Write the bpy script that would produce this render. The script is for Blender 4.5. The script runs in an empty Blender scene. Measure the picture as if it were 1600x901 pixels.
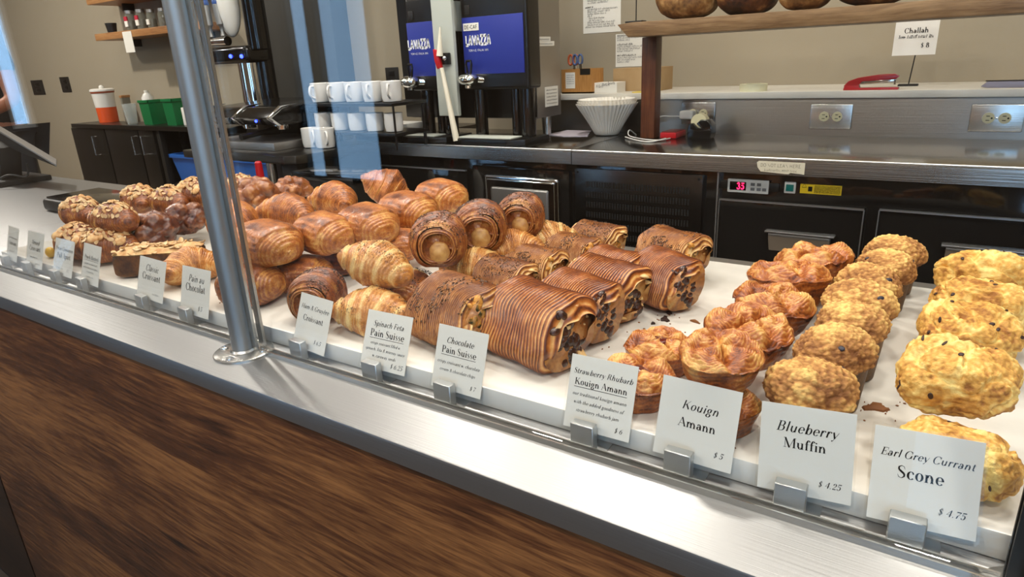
import bpy, bmesh, math, random
import numpy as np
from mathutils import Vector, Matrix, Euler, noise

SC = bpy.context.scene
COL = SC.collection
PI = math.pi
R = math.radians
def C(h):
    h = h.lstrip('#')
    f = lambda v: v / 12.92 if v <= .04045 else ((v + .055) / 1.055) ** 2.4
    return tuple(f(int(h[i:i + 2], 16) / 255) for i in (0, 2, 4)) + (1,)

# ------------------------------------------------------------------ camera
EYE = 1.2                                   # the phone is held 1.2 m above the floor, at x = y = 0
FPX, W0, H0 = 1031.0, 1600, 901
RW = np.array([[0.8308463, -0.14706396, 0.53671838],
               [0.55459545, 0.29857552, -0.77670879],
               [-0.0460251, 0.94298719, 0.32963137]])
cd = bpy.data.cameras.new('camera')
cam = bpy.data.objects.new('camera', cd); COL.objects.link(cam)
cd.sensor_fit = 'HORIZONTAL'; cd.sensor_width = 36; cd.lens = 36 * FPX / W0
cd.clip_start = .02; cd.clip_end = 200
cam.matrix_world = Matrix([list(RW[0]) + [0], list(RW[1]) + [0], list(RW[2]) + [EYE], [0, 0, 0, 1]])
SC.camera = cam
SC.view_settings.view_transform = 'Standard'
SC.view_settings.look = 'None'
SC.view_settings.exposure = 0.0
SC.view_settings.gamma = 1.0
SC.view_settings.use_curve_mapping = False
SC.cycles.max_bounces = 10
SC.cycles.transparent_max_bounces = 16
SC.cycles.caustics_reflective = False
SC.cycles.caustics_refractive = False
SC.cycles.sample_clamp_indirect = 6
SC.cycles.use_denoising = True

# ------------------------------------------------------------------ daylight outside the shop windows
wd = bpy.data.worlds.new('daylight'); SC.world = wd; wd.use_nodes = True
bgn = wd.node_tree.nodes['Background']
SKY_STRENGTH = 4.0
bgn.inputs['Color'].default_value = (.36, .64, 1.0, 1); bgn.inputs['Strength'].default_value = SKY_STRENGTH

# ------------------------------------------------------------------ ceiling lamps: (x, y, z, radius, watts, warm colour)
WARM = (1.0, .94, .86)
LAMPS = [(-2.55, .75, 2.62, .11, 9.8), (-1.75, .80, 2.62, .11, 9.8), (-.95, .82, 2.62, .11, 9.8), (-.15, .84, 2.62, .11, 9.8), (.6, .84, 2.62, .11, 8.5),
         (-3.6, 1.55, 2.85, .09, 14), (-1.9, 1.6, 2.85, .09, 16), (-1.0, 1.75, 2.85, .09, 18), (.4, 1.7, 2.85, .09, 14),
         (-5.3, 1.2, 2.85, .09, 62), (-6.6, .8, 2.85, .09, 50), (-3.2, -1.2, 2.85, .12, 28), (-1.6, -.9, 2.85, .12, 28), (.1, -.9, 2.85, .12, 28), (1.4, -1.0, 2.85, .12, 26), (-5.6, -1.3, 2.85, .12, 28),  # the outermost lamp at far left is added to brighten the wall there
         (-3.0, -2.6, 2.85, .12, 28), (-.6, -2.6, 2.85, .12, 28)]

# ------------------------------------------------------------------ picture point -> place in the room, for measuring
def ray(px, py):
    return RW @ np.array([px - W0 / 2, -(py - H0 / 2), -FPX])
def at_z(px, py, z):
    d = ray(px, py); t = (z - EYE) / d[2]
    return Vector((d[0] * t, d[1] * t, z))
def at_y(px, py, y):
    d = ray(px, py); t = y / d[1]
    return Vector((d[0] * t, y, d[2] * t + EYE))
def project(P):
    c = (np.asarray(P) - np.array([0, 0, EYE])) @ RW
    return np.stack([W0 / 2 + FPX * c[:, 0] / -c[:, 2], H0 / 2 - FPX * c[:, 1] / -c[:, 2]], 1)

# ------------------------------------------------------------------ materials
MATS = {}
def _new(name):
    m = bpy.data.materials.new(name); m.use_nodes = True
    nt = m.node_tree; b = nt.nodes['Principled BSDF']
    MATS[name] = m
    return m, nt, b
def nd(nt, t, **kw):
    n = nt.nodes.new(t)
    for k, v in kw.items():
        if k in n.inputs: n.inputs[k].default_value = v
        else: setattr(n, k, v)
    return n
def coords(nt, scale=(1, 1, 1)):
    tc = nd(nt, 'ShaderNodeTexCoord'); mp = nd(nt, 'ShaderNodeMapping')
    mp.inputs['Scale'].default_value = scale
    nt.links.new(tc.outputs['Object'], mp.inputs['Vector'])
    return mp.outputs['Vector']
def M(name, col, rough=.5, metal=0., bump=0., bscale=60., col2=None, vscale=8., stretch=(1, 1, 1), coat=0., spec=.5, detail=4., lo=.35, hi=.65, emit=None, estr=0., rvar=0., alpha=1., trans=0., ior=1.45):
    m, nt, b = _new(name)
    b.inputs['Base Color'].default_value = C(col) if isinstance(col, str) else col
    b.inputs['Roughness'].default_value = rough; b.inputs['Metallic'].default_value = metal
    b.inputs['Specular IOR Level'].default_value = spec; b.inputs['Coat Weight'].default_value = coat
    b.inputs['Coat Roughness'].default_value = .15; b.inputs['IOR'].default_value = ior
    b.inputs['Transmission Weight'].default_value = trans; b.inputs['Alpha'].default_value = alpha
    v = None
    if col2 or bump or rvar: v = coords(nt, stretch)
    if col2:
        n = nd(nt, 'ShaderNodeTexNoise', Scale=vscale, Detail=detail); nt.links.new(v, n.inputs['Vector'])
        r = nd(nt, 'ShaderNodeValToRGB'); r.color_ramp.elements[0].position = lo; r.color_ramp.elements[1].position = hi
        r.color_ramp.elements[0].color = C(col); r.color_ramp.elements[1].color = C(col2)
        nt.links.new(n.outputs['Fac'], r.inputs['Fac']); nt.links.new(r.outputs['Color'], b.inputs['Base Color'])
    if rvar:
        n = nd(nt, 'ShaderNodeTexNoise', Scale=bscale, Detail=3.); nt.links.new(v, n.inputs['Vector'])
        q = nd(nt, 'ShaderNodeMapRange'); q.inputs['To Min'].default_value = rough - rvar; q.inputs['To Max'].default_value = rough + rvar
        nt.links.new(n.outputs['Fac'], q.inputs['Value']); nt.links.new(q.outputs['Result'], b.inputs['Roughness'])
    if bump:
        n = nd(nt, 'ShaderNodeTexNoise', Scale=bscale, Detail=4.); nt.links.new(v, n.inputs['Vector'])
        u = nd(nt, 'ShaderNodeBump', Strength=1.0, Distance=bump); nt.links.new(n.outputs['Fac'], u.inputs['Height'])
        nt.links.new(u.outputs['Normal'], b.inputs['Normal'])
    if emit:
        b.inputs['Emission Color'].default_value = C(emit); b.inputs['Emission Strength'].default_value = estr
    return m
def pane_mat(name, tint=(1, 1, 1, 1), boost=1.0):
    m, nt, b = _new(name); nt.nodes.remove(b)
    out = nt.nodes['Material Output']
    fr = nd(nt, 'ShaderNodeFresnel', IOR=1.5); tr = nd(nt, 'ShaderNodeBsdfTransparent'); gl = nd(nt, 'ShaderNodeBsdfGlossy', Roughness=.0)
    tr.inputs['Color'].default_value = tint
    mx = nd(nt, 'ShaderNodeMixShader'); mu = nd(nt, 'ShaderNodeMath', operation='MULTIPLY'); mu.inputs[1].default_value = boost; mu.use_clamp = True
    ge = nd(nt, 'ShaderNodeNewGeometry'); io = nd(nt, 'ShaderNodeMath', operation='MULTIPLY_ADD'); io.inputs[1].default_value = 1 / 1.5 - 1.5; io.inputs[2].default_value = 1.5
    nt.links.new(ge.outputs['Backfacing'], io.inputs[0]); nt.links.new(io.outputs[0], fr.inputs['IOR'])   # same reflectance from inside the sheet
    nt.links.new(fr.outputs['Fac'], mu.inputs[0]); nt.links.new(mu.outputs[0], mx.inputs['Fac'])
    nt.links.new(tr.outputs[0], mx.inputs[1]); nt.links.new(gl.outputs[0], mx.inputs[2]); nt.links.new(mx.outputs[0], out.inputs['Surface'])
    return m
def pastry(name, dark, mid, light, nscale=55., amt=.45, bump=.0012, bscale=170., rough=.45, coat=.25, lines=0., lscale=120., cr=.25):
    """baked dough: the vertex layer 'tone' says crust (0) to pale crumb (1); noise mottles it"""
    m, nt, b = _new(name)
    v = coords(nt)
    at = nd(nt, 'ShaderNodeAttribute'); at.attribute_name = 'tone'
    n = nd(nt, 'ShaderNodeTexNoise', Scale=nscale, Detail=6.); nt.links.new(v, n.inputs['Vector'])
    s = nd(nt, 'ShaderNodeMath', operation='SUBTRACT'); s.inputs[1].default_value = .5; nt.links.new(n.outputs['Fac'], s.inputs[0])
    k = nd(nt, 'ShaderNodeMath', operation='MULTIPLY_ADD'); k.inputs[1].default_value = amt * 2
    nt.links.new(s.outputs[0], k.inputs[0]); nt.links.new(at.outputs['Fac'], k.inputs[2])
    r = nd(nt, 'ShaderNodeValToRGB'); e = r.color_ramp.elements
    e[0].position = .0; e[0].color = C(dark); e[1].position = 1.; e[1].color = C(light)
    x = r.color_ramp.elements.new(.45); x.color = C(mid)
    nf = nd(nt, 'ShaderNodeTexNoise', Scale=nscale * 4.2, Detail=4.); nt.links.new(v, nf.inputs['Vector'])
    sf = nd(nt, 'ShaderNodeMath', operation='SUBTRACT'); sf.inputs[1].default_value = .5; nt.links.new(nf.outputs['Fac'], sf.inputs[0])
    kf = nd(nt, 'ShaderNodeMath', operation='MULTIPLY_ADD'); kf.inputs[1].default_value = amt * 1.5
    nt.links.new(sf.outputs[0], kf.inputs[0]); nt.links.new(k.outputs[0], kf.inputs[2]); k = kf
    nt.links.new(k.outputs[0], r.inputs['Fac']); nt.links.new(r.outputs['Color'], b.inputs['Base Color'])
    n2 = nd(nt, 'ShaderNodeTexNoise', Scale=bscale, Detail=5., Roughness=.6); nt.links.new(v, n2.inputs['Vector'])
    u = nd(nt, 'ShaderNodeBump', Strength=1.0, Distance=bump); nt.links.new(n2.outputs['Fac'], u.inputs['Height'])
    nt.links.new(u.outputs['Normal'], b.inputs['Normal'])
    b.inputs['Roughness'].default_value = rough; b.inputs['Coat Weight'].default_value = coat; b.inputs['Coat Roughness'].default_value = cr
    b.inputs['Specular IOR Level'].default_value = .4
    return m

# ------------------------------------------------------------------ mesh building
class MB:
    def __init__(s): s.v, s.f, s.t = [], [], []
    def add(s, V, F, tone=.5):
        o = len(s.v); s.v += [tuple(p) for p in V]; s.f += [tuple(i + o for i in f) for f in F]
        s.t += list(tone) if hasattr(tone, '__len__') else [tone] * len(V)
        return s
    def box(s, x0, x1, y0, y1, z0, z1, bev=0., seg=2, mtx=None):
        bm = bmesh.new(); bmesh.ops.create_cube(bm, size=1)
        for q in bm.verts:
            q.co = Vector(((x0 + x1) / 2 + q.co.x * (x1 - x0), (y0 + y1) / 2 + q.co.y * (y1 - y0), (z0 + z1) / 2 + q.co.z * (z1 - z0)))
        if bev: bmesh.ops.bevel(bm, geom=bm.edges[:], offset=bev, segments=seg, profile=.6, affect='EDGES')
        return s._bm(bm, mtx)
    def _bm(s, bm, mtx=None, tone=.5):
        bm.verts.index_update()
        V = [(mtx @ q.co) if mtx else q.co.copy() for q in bm.verts]
        s.add(V, [[q.index for q in f.verts] for f in bm.faces], tone); bm.free(); return s
    def cyl(s, a, b, r0, r1=None, n=24, cap=True):
        r1 = r0 if r1 is None else r1
        a, b = Vector(a), Vector(b); d = (b - a).normalized()
        u = d.orthogonal().normalized(); w = d.cross(u)
        V = []
        for c, r in ((a, r0), (b, r1)):
            V += [c + (u * math.cos(2 * PI * i / n) + w * math.sin(2 * PI * i / n)) * r for i in range(n)]
        F = [(i, (i + 1) % n, n + (i + 1) % n, n + i) for i in range(n)]
        if cap: F += [tuple(range(n))[::-1], tuple(range(n, 2 * n))]
        return s.add(V, F)
    def tube(s, pts, r, n=10):
        pts = [Vector(p) for p in pts]; rs = r if hasattr(r, '__len__') else [r] * len(pts)
        V, F = [], []; u = None
        for i, p in enumerate(pts):
            d = (pts[min(i + 1, len(pts) - 1)] - pts[max(i - 1, 0)]).normalized()
            u = d.orthogonal().normalized() if u is None else (u - d * u.dot(d)).normalized()
            w = d.cross(u)
            V += [p + (u * math.cos(2 * PI * k / n) + w * math.sin(2 * PI * k / n)) * rs[i] for k in range(n)]
        for i in range(len(pts) - 1):
            F += [(i * n + k, i * n + (k + 1) % n, (i + 1) * n + (k + 1) % n, (i + 1) * n + k) for k in range(n)]
        F += [tuple(range(n))[::-1], tuple(range((len(pts) - 1) * n, len(pts) * n))]
        return s.add(V, F)
    def lathe(s, prof, c=(0, 0, 0), n=40, wob=None, axis=None):
        V, F = [], []; m = len(prof)
        for j, (r, z) in enumerate(prof):
            for i in range(n):
                a = 2 * PI * i / n; q = r * (wob(a, j) if wob else 1)
                V.append(Vector((q * math.cos(a), q * math.sin(a), z)))
        if axis is not None:
            rot = Vector((0, 0, 1)).rotation_difference(Vector(axis)).to_matrix(); V = [rot @ q for q in V]
        V = [q + Vector(c) for q in V]
        for j in range(m - 1):
            F += [(j * n + i, j * n + (i + 1) % n, (j + 1) * n + (i + 1) % n, (j + 1) * n + i) for i in range(n)]
        if prof[0][0] > 1e-6: F.append(tuple(range(n))[::-1])
        if prof[-1][0] > 1e-6: F.append(tuple(range((m - 1) * n, m * n)))
        return s.add(V, F)
    def ball(s, c, r, n=12, m=8, mtx=None, tone=.5):
        rx, ry, rz = r if hasattr(r, '__len__') else (r, r, r)
        V = [Vector((0, 0, -rz))]
        for j in range(1, m):
            p = -PI / 2 + PI * j / m
            V += [Vector((rx * math.cos(p) * math.cos(2 * PI * i / n), ry * math.cos(p) * math.sin(2 * PI * i / n), rz * math.sin(p))) for i in range(n)]
        V.append(Vector((0, 0, rz))); e = len(V) - 1
        F = [(0, 1 + (i + 1) % n, 1 + i) for i in range(n)]
        for j in range(m - 2):
            F += [(1 + j * n + i, 1 + j * n + (i + 1) % n, 1 + (j + 1) * n + (i + 1) % n, 1 + (j + 1) * n + i) for i in range(n)]
        F += [(e, 1 + (m - 2) * n + i, 1 + (m - 2) * n + (i + 1) % n) for i in range(n)]
        if mtx: V = [mtx @ q for q in V]
        return s.add([q + Vector(c) for q in V], F, tone)
    def prism(s, poly, d, mtx=None, bev=0.):
        """polygon of 3-d points pushed along d"""
        bm = bmesh.new(); d = Vector(d)
        a = [bm.verts.new(Vector(p)) for p in poly]; b = [bm.verts.new(Vector(p) + d) for p in poly]
        bm.faces.new(a); bm.faces.new(b[::-1])
        n = len(a)
        for i in range(n): bm.faces.new((a[i], b[i], b[(i + 1) % n], a[(i + 1) % n]))
        bmesh.ops.recalc_face_normals(bm, faces=bm.faces)
        if bev: bmesh.ops.bevel(bm, geom=bm.edges[:], offset=bev, segments=2, profile=.6, affect='EDGES')
        return s._bm(bm, mtx)
    def xf(s, mtx):
        s.v = [tuple(mtx @ Vector(p)) for p in s.v]; return s
    def obj(s, name, mat, parent=None, label=None, smooth=True, local=False, angle=40):
        V = np.array(s.v, dtype=float)
        if parent is not None:
            org = np.zeros(3) if local else np.array(ORI[parent])
        else:
            lo, hi = V.min(0), V.max(0); org = np.zeros(3) if local else np.array([(lo[0] + hi[0]) / 2, (lo[1] + hi[1]) / 2, lo[2]])
        me = bpy.data.meshes.new(name)
        me.from_pydata([tuple(p) for p in V - org], [], s.f); me.update()
        bm = bmesh.new(); bm.from_mesh(me); bmesh.ops.recalc_face_normals(bm, faces=bm.faces); bm.to_mesh(me); bm.free()
        at = me.attributes.new('tone', 'FLOAT', 'POINT'); at.data.foreach_set('value', np.array(s.t, dtype=np.float32))
        if smooth:
            me.polygons.foreach_set('use_smooth', [True] * len(me.polygons))
            me.set_sharp_from_angle(angle=R(angle))
        me.materials.append(MATS[mat] if isinstance(mat, str) else mat)
        o = bpy.data.objects.new(name, me); COL.objects.link(o)
        if parent is not None: o.parent = parent; ORI[o] = ORI[parent]
        else: o.location = org; ORI[o] = tuple(org)
        if label: o['label'] = label
        return o
ORI = {}
def tag(o, label, cat, group=None, kind=None):
    o['label'] = label; o['category'] = cat
    if group: o['group'] = group
    if kind: o['kind'] = kind
    return o
def thing(name, label, cat, loc, group=None):
    o = bpy.data.objects.new(name, None); COL.objects.link(o); o.empty_display_size = .05
    o.location = loc; ORI[o] = tuple(loc)
    return tag(o, label, cat, group)
def struct(o):
    o['kind'] = 'structure'; return o
def dup(root, loc=None, rot=None, scale=None, label=None):
    r = root.copy(); COL.objects.link(r); ORI[r] = ORI[root]
    if loc is not None: r.location = loc
    if rot is not None: r.rotation_euler = rot
    if scale is not None: r.scale = (scale,) * 3
    if label: r['label'] = label
    for ch in list(root.children):
        c = ch.copy(); COL.objects.link(c); c.parent = r
        for g in ch.children:
            d = g.copy(); COL.objects.link(d); d.parent = c
    return r
# ------------------------------------------------------------------ lettering: pen strokes, thick downstrokes and hairlines
def _gl():
    G = {}
    s = lambda x0, x1, y: ('s', x0, x1, y)
    b0 = lambda x: s(x - .085, x + .085, .01)
    G['a'] = (.46, [('A', .21, .31, .125, .13, 0, 150), ('B', .12, .355, .045), ('V', .335, .03, .31), ('A', .19, .125, .135, .125, 20, 340), s(.335, .43, .015)])
    G['b'] = (.50, [('V', .12, 0, .72), s(.03, .12, .71), ('A', .275, .22, .165, .225, 0, 360)])
    G['c'] = (.42, [('A', .235, .22, .18, .225, 45, 318), ('B', .345, .34, .045)])
    G['d'] = (.52, [('V', .385, 0, .72), s(.29, .385, .71), ('A', .225, .22, .165, .225, 0, 360), s(.385, .48, .01)])
    G['e'] = (.44, [('A', .23, .22, .18, .225, 0, 320), ('H', .06, .41, .235)])
    G['f'] = (.31, [('V', .14, 0, .56), ('A', .25, .56, .11, .155, 30, 180), ('B', .33, .64, .042), ('H', .04, .27, .42), b0(.14)])
    G['g'] = (.47, [('A', .21, .28, .145, .16, 0, 360), ('A', .22, -.08, .17, .12, 0, 360), ('d', .15, .13, .11, .04), ('d', .32, .37, .43, .42)])
    G['h'] = (.53, [('V', .12, 0, .72), s(.03, .12, .71), ('A', .26, .28, .135, .16, 0, 175), ('V', .39, 0, .29), b0(.12), b0(.39)])
    G['i'] = (.26, [('V', .13, 0, .43), s(.04, .13, .42), b0(.13), ('B', .13, .6, .055)])
    G['j'] = (.25, [('V', .13, -.08, .43), s(.04, .13, .42), ('A', .03, -.08, .1, .12, 270, 360), ('B', .0, -.17, .04), ('B', .13, .6, .055)])
    G['k'] = (.51, [('V', .12, 0, .72), s(.03, .12, .71), ('d', .14, .17, .39, .42), ('D', .22, .26, .42, .01), b0(.12), s(.30, .46, .42), s(.34, .50, .01)])
    G['l'] = (.26, [('V', .13, 0, .72), s(.04, .13, .71), b0(.13)])
    G['m'] = (.80, [('V', .12, 0, .43), s(.03, .12, .42), ('A', .255, .28, .13, .16, 0, 175), ('V', .385, 0, .29), ('A', .52, .28, .13, .16, 0, 175), ('V', .65, 0, .29), b0(.12), b0(.385), b0(.65)])
    G['n'] = (.53, [('V', .12, 0, .43), s(.03, .12, .42), ('A', .26, .28, .135, .16, 0, 175), ('V', .39, 0, .29), b0(.12), b0(.39)])
    G['o'] = (.46, [('A', .23, .22, .18, .225, 0, 360)])
    G['p'] = (.50, [('V', .12, -.22, .43), s(.03, .12, .42), ('A', .275, .22, .165, .225, 0, 360), s(.035, .205, -.21)])
    G['r'] = (.37, [('V', .12, 0, .43), s(.03, .12, .42), ('A', .25, .28, .125, .155, 70, 175), ('B', .31, .38, .048), b0(.12)])
    G['s'] = (.36, [('S', [(.28, .34, .02), (.25, .41, .03), (.17, .435, .03), (.08, .36, .06), (.12, .27, .09), (.23, .19, .09), (.29, .1, .07), (.22, .015, .03), (.13, .01, .03), (.07, .1, .02)])])
    G['t'] = (.30, [('V', .13, .06, .57), ('H', .04, .25, .42), ('A', .205, .08, .075, .085, 180, 330)])
    G['u'] = (.53, [('V', .12, .12, .43), s(.03, .12, .42), ('A', .25, .14, .13, .145, 180, 345), ('V', .385, 0, .43), s(.29, .385, .42), s(.385, .48, .01)])
    G['v'] = (.46, [('D', .07, .43, .23, .0), ('d', .23, 0, .39, .43), s(0, .15, .42), s(.31, .46, .42)])
    G['w'] = (.66, [('D', .07, .43, .21, .0), ('d', .21, 0, .33, .43), ('D', .30, .43, .44, .0), ('d', .44, 0, .58, .43), s(0, .15, .42), s(.5, .65, .42)])
    G['x'] = (.46, [('D', .08, .43, .38, .0), ('d', .08, 0, .37, .43), s(0, .16, .42), s(.30, .45, .01)])
    G['y'] = (.46, [('D', .07, .43, .24, .0), ('d', .39, .43, .17, -.16), ('B', .12, -.17, .045), s(0, .15, .42), s(.31, .46, .42)])
    G['z'] = (.40, [('H', .06, .35, .42), ('D', .32, .42, .08, .02), ('H', .06, .35, .01)])
    G['è'] = (.44, G['e'][1] + [('D', .16, .66, .25, .52)])
    V, H, v, D, d, A = (lambda x, a=0, b=.7: ('V', x, a, b)), (lambda a, b, y: ('H', a, b, y)), (lambda x, a, b: ('v', x, a, b)), (lambda *q: ('D',) + q), (lambda *q: ('d',) + q), (lambda *q: ('A',) + q)
    t2 = lambda x: [s(x - .1, x + .1, .01), s(x - .1, x + .1, .69)]
    G['A'] = (.66, [d(.06, 0, .32, .7), D(.32, .7, .56, 0), H(.14, .46, .23), s(0, .14, .01), s(.46, .66, .01)])
    G['B'] = (.58, [V(.15), H(.05, .32, .69), H(.15, .34, .365), H(.05, .32, .01), A(.31, .53, .16, .165, -90, 90), A(.32, .19, .19, .18, -90, 90)])
    G['C'] = (.62, [A(.33, .35, .28, .36, 40, 320), v(.55, .45, .68), v(.55, .04, .16)])
    G['D'] = (.66, [V(.15), H(.05, .32, .69), H(.05, .32, .01), A(.31, .35, .28, .345, -90, 90)])
    G['E'] = (.55, [V(.15), H(.05, .48, .69), H(.15, .36, .36), H(.05, .50, .01), v(.48, .52, .69), v(.5, .01, .18), v(.36, .28, .44)])
    G['F'] = (.52, [V(.15), H(.05, .48, .69), H(.15, .36, .36), v(.48, .52, .69), v(.36, .28, .44), s(.05, .27, .01)])
    G['G'] = (.68, [A(.33, .35, .28, .36, 40, 330), v(.55, .45, .68), V(.56, .06, .3), s(.44, .66, .3)])
    G['H'] = (.72, [V(.15), V(.56), H(.15, .56, .36)] + t2(.15) + t2(.56))
    G['I'] = (.32, [V(.16)] + t2(.16))
    G['K'] = (.68, [V(.15), d(.18, .27, .53, .69), D(.29, .41, .57, .01)] + t2(.15) + [s(.42, .62, .69), s(.47, .68, .01)])
    G['L'] = (.55, [V(.15), H(.05, .5, .01), v(.5, .01, .2), s(.05, .27, .69)])
    G['M'] = (.86, [v(.12, 0, .7), D(.13, .7, .41, .0), d(.41, 0, .70, .7), V(.72), s(.02, .2, .01), s(.02, .16, .69), s(.62, .83, .01), s(.7, .83, .69)])
    G['N'] = (.70, [v(.12, 0, .7), D(.12, .7, .57, 0), v(.57, 0, .7), s(.02, .22, .01), s(.02, .14, .69), s(.47, .67, .69)])
    G['O'] = (.68, [A(.34, .35, .28, .36, 0, 360)])
    G['P'] = (.56, [V(.15), H(.05, .32, .69), H(.15, .32, .32), A(.31, .505, .18, .185, -90, 90), s(.05, .27, .01)])
    G['R'] = (.64, [V(.15), H(.05, .32, .69), H(.15, .32, .35), A(.31, .52, .17, .17, -90, 90), D(.34, .35, .55, .02), s(.05, .27, .01), s(.5, .64, .01)])
    G['S'] = (.50, [('S', [(.42, .52, .02), (.37, .66, .03), (.25, .71, .03), (.11, .62, .07), (.12, .48, .1), (.26, .36, .12), (.40, .25, .11), (.41, .1, .08), (.27, -.01, .03), (.13, .04, .03), (.08, .18, .02)])])
    G['T'] = (.60, [V(.3), H(.04, .56, .69), v(.04, .5, .69), v(.56, .5, .69), s(.19, .41, .01)])
    G['V'] = (.64, [D(.07, .7, .32, 0), d(.32, 0, .57, .7)])
    G['Z'] = (.56, [H(.05, .50, .66), D(.47, .68, .08, .03), H(.05, .50, .04)])
    G['0'] = (.48, [A(.24, .33, .17, .34, 0, 360)])
    G['1'] = (.34, [V(.18, 0, .67), d(.06, .55, .18, .67), s(.07, .29, .01)])
    G['2'] = (.46, [A(.22, .5, .15, .17, -10, 170), B2(.11, .5), ('S', [(.37, .48, .09), (.33, .36, .06), (.2, .2, .03), (.08, .04, .03)]), ('D', .08, .04, .4, .04)])
    G['3'] = (.46, [A(.21, .5, .14, .17, -90, 150), A(.21, .17, .17, .18, -150, 90), B2(.1, .56), B2(.09, .1)])
    G['4'] = (.50, [V(.34, 0, .67), d(.34, .67, .05, .2), H(.05, .46, .2), s(.24, .44, .01)])
    G['5'] = (.46, [v(.1, .36, .67), ('D', .1, .64, .38, .64), A(.2, .21, .18, .21, -150, 130), B2(.09, .1)])
    G['6'] = (.48, [A(.24, .2, .17, .21, 0, 360), ('S', [(.38, .62, .03), (.24, .58, .04), (.12, .42, .08), (.08, .2, .09)])])
    G['7'] = (.46, [('D', .07, .63, .42, .63), ('d', .42, .63, .22, .25), ('D', .22, .28, .18, 0)])
    G['8'] = (.48, [A(.24, .5, .14, .17, 0, 360), A(.24, .17, .18, .18, 0, 360)])
    G['9'] = (.48, [A(.24, .46, .17, .21, 0, 360), ('S', [(.1, .05, .03), (.24, .09, .04), (.36, .25, .08), (.4, .46, .09)])])
    G['$'] = (.46, [('S', [(.36, .46, .02), (.3, .6, .03), (.2, .61, .03), (.1, .52, .07), (.14, .4, .09), (.3, .28, .09), (.36, .16, .07), (.26, .04, .03), (.14, .05, .03), (.08, .2, .02)]), v(.19, -.07, .72), v(.26, -.07, .72)])
    G['&'] = (.66, [A(.27, .54, .11, .14, 0, 360), ('D', .2, .46, .54, .02), ('S', [(.26, .4, .03), (.1, .27, .06), (.1, .1, .08), (.24, .0, .04), (.4, .1, .03), (.52, .34, .02)])])
    G['-'] = (.34, [('D', .05, .27, .29, .27)])
    G[','] = (.22, [('B', .1, .04, .05), ('d', .13, .03, .06, -.1)])
    G['.'] = (.22, [('B', .1, .045, .05)])
    G['?'] = (.4, [])
    G[' '] = (.22, [])
    return G
def B2(x, y): return ('B', x, y, .045)
GLY = _gl()
def text_width(t): return sum(GLY[c][0] for c in t)
def lettering(mb, t, width, cx, y, frame, style='r', weight=None, height=None, align='c'):
    """write t centred on cx with its base line at y; frame maps (u, v) to a point of the surface"""
    sc = width / text_width(t); sy = height / .7 if height else sc
    slant = .26 if style == 'i' else 0.
    stem, hair = (.112, .032) if style != 's' else (weight or .13, weight or .13)
    if style == 'i': stem, hair = .100, .032
    x = cx - width / 2
    def put(poly):
        V = [frame(x + (u + slant * v) * sc, y + v * sy) for u, v in poly]
        mb.add(V, [tuple(range(len(V)))])
    def seg(a, b, wa, wb=None):
        wb = wa if wb is None else wb
        dx, dy = b[0] - a[0], b[1] - a[1]; L = math.hypot(dx, dy) or 1e-6
        nx, ny = -dy / L / 2, dx / L / 2; ex, ey = dx / L * .006, dy / L * .006
        put([(a[0] - ex + nx * wa, a[1] - ey + ny * wa), (a[0] - ex - nx * wa, a[1] - ey - ny * wa), (b[0] + ex - nx * wb, b[1] + ey - ny * wb), (b[0] + ex + nx * wb, b[1] + ey + ny * wb)])
    for ch in t:
        adv, P = GLY[ch]
        for p in P:
            k = p[0]
            if k == 'V': seg((p[1], p[2]), (p[1], p[3]), stem)
            elif k == 'v': seg((p[1], p[2]), (p[1], p[3]), hair) if style != 's' else None
            elif k == 'H': seg((p[1], p[3]), (p[2], p[3]), hair)
            elif k == 's':
                if style == 'r': seg((p[1], p[3]), (p[2], p[3]), hair)
            elif k == 'D': seg((p[1], p[2]), (p[3], p[4]), stem)
            elif k == 'd': seg((p[1], p[2]), (p[3], p[4]), hair)
            elif k == 'B': put([(p[1] + p[3] * math.cos(i * PI / 4), p[2] + p[3] * math.sin(i * PI / 4)) for i in range(8)])
            elif k == 'A':
                _, ax, ay, rx, ry, a0, a1 = p; n = max(4, int(abs(a1 - a0) / 22)); pr = []
                for i in range(n + 1):
                    a = R(a0 + (a1 - a0) * i / n); w = hair + (stem * 1.08 - hair) * abs(math.cos(a)) ** 1.6
                    pr.append(((ax + (rx - stem * .3) * math.cos(a), ay + ry * math.sin(a)), w))
                for i in range(n): seg(pr[i][0], pr[i + 1][0], pr[i][1], pr[i + 1][1])
            elif k == 'S':
                Q = p[1]
                for i in range(len(Q) - 1):
                    wq = (lambda w: w) if style != 's' else (lambda w: stem)
                    seg(Q[i][:2], Q[i + 1][:2], wq(Q[i][2]), wq(Q[i + 1][2]))
        x += adv * sc
def scribble(mb, width, cx, y, h, frame, rnd, w=.12):
    """a line of print too small to be read"""
    x = cx - width / 2
    while x < cx + width / 2:
        L = h * rnd.uniform(1.2, 4.); L = min(L, cx + width / 2 - x)
        k = x
        while k < x + L:
            a = rnd.uniform(.5, 1.) * h; q = h * w
            mb.add([frame(k, y), frame(k + q, y), frame(k + q + .15 * a, y + a), frame(k + .15 * a, y + a)], [(0, 1, 2, 3)])
            if rnd.random() < .6:
                b = rnd.choice((.05, .5, .9)) * a
                mb.add([frame(k, y + b), frame(k + h * .4, y + b), frame(k + h * .4, y + b + q * .8), frame(k, y + b + q * .8)], [(0, 1, 2, 3)])
            k += h * rnd.uniform(.32, .5)
        x += L + h * .5
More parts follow.
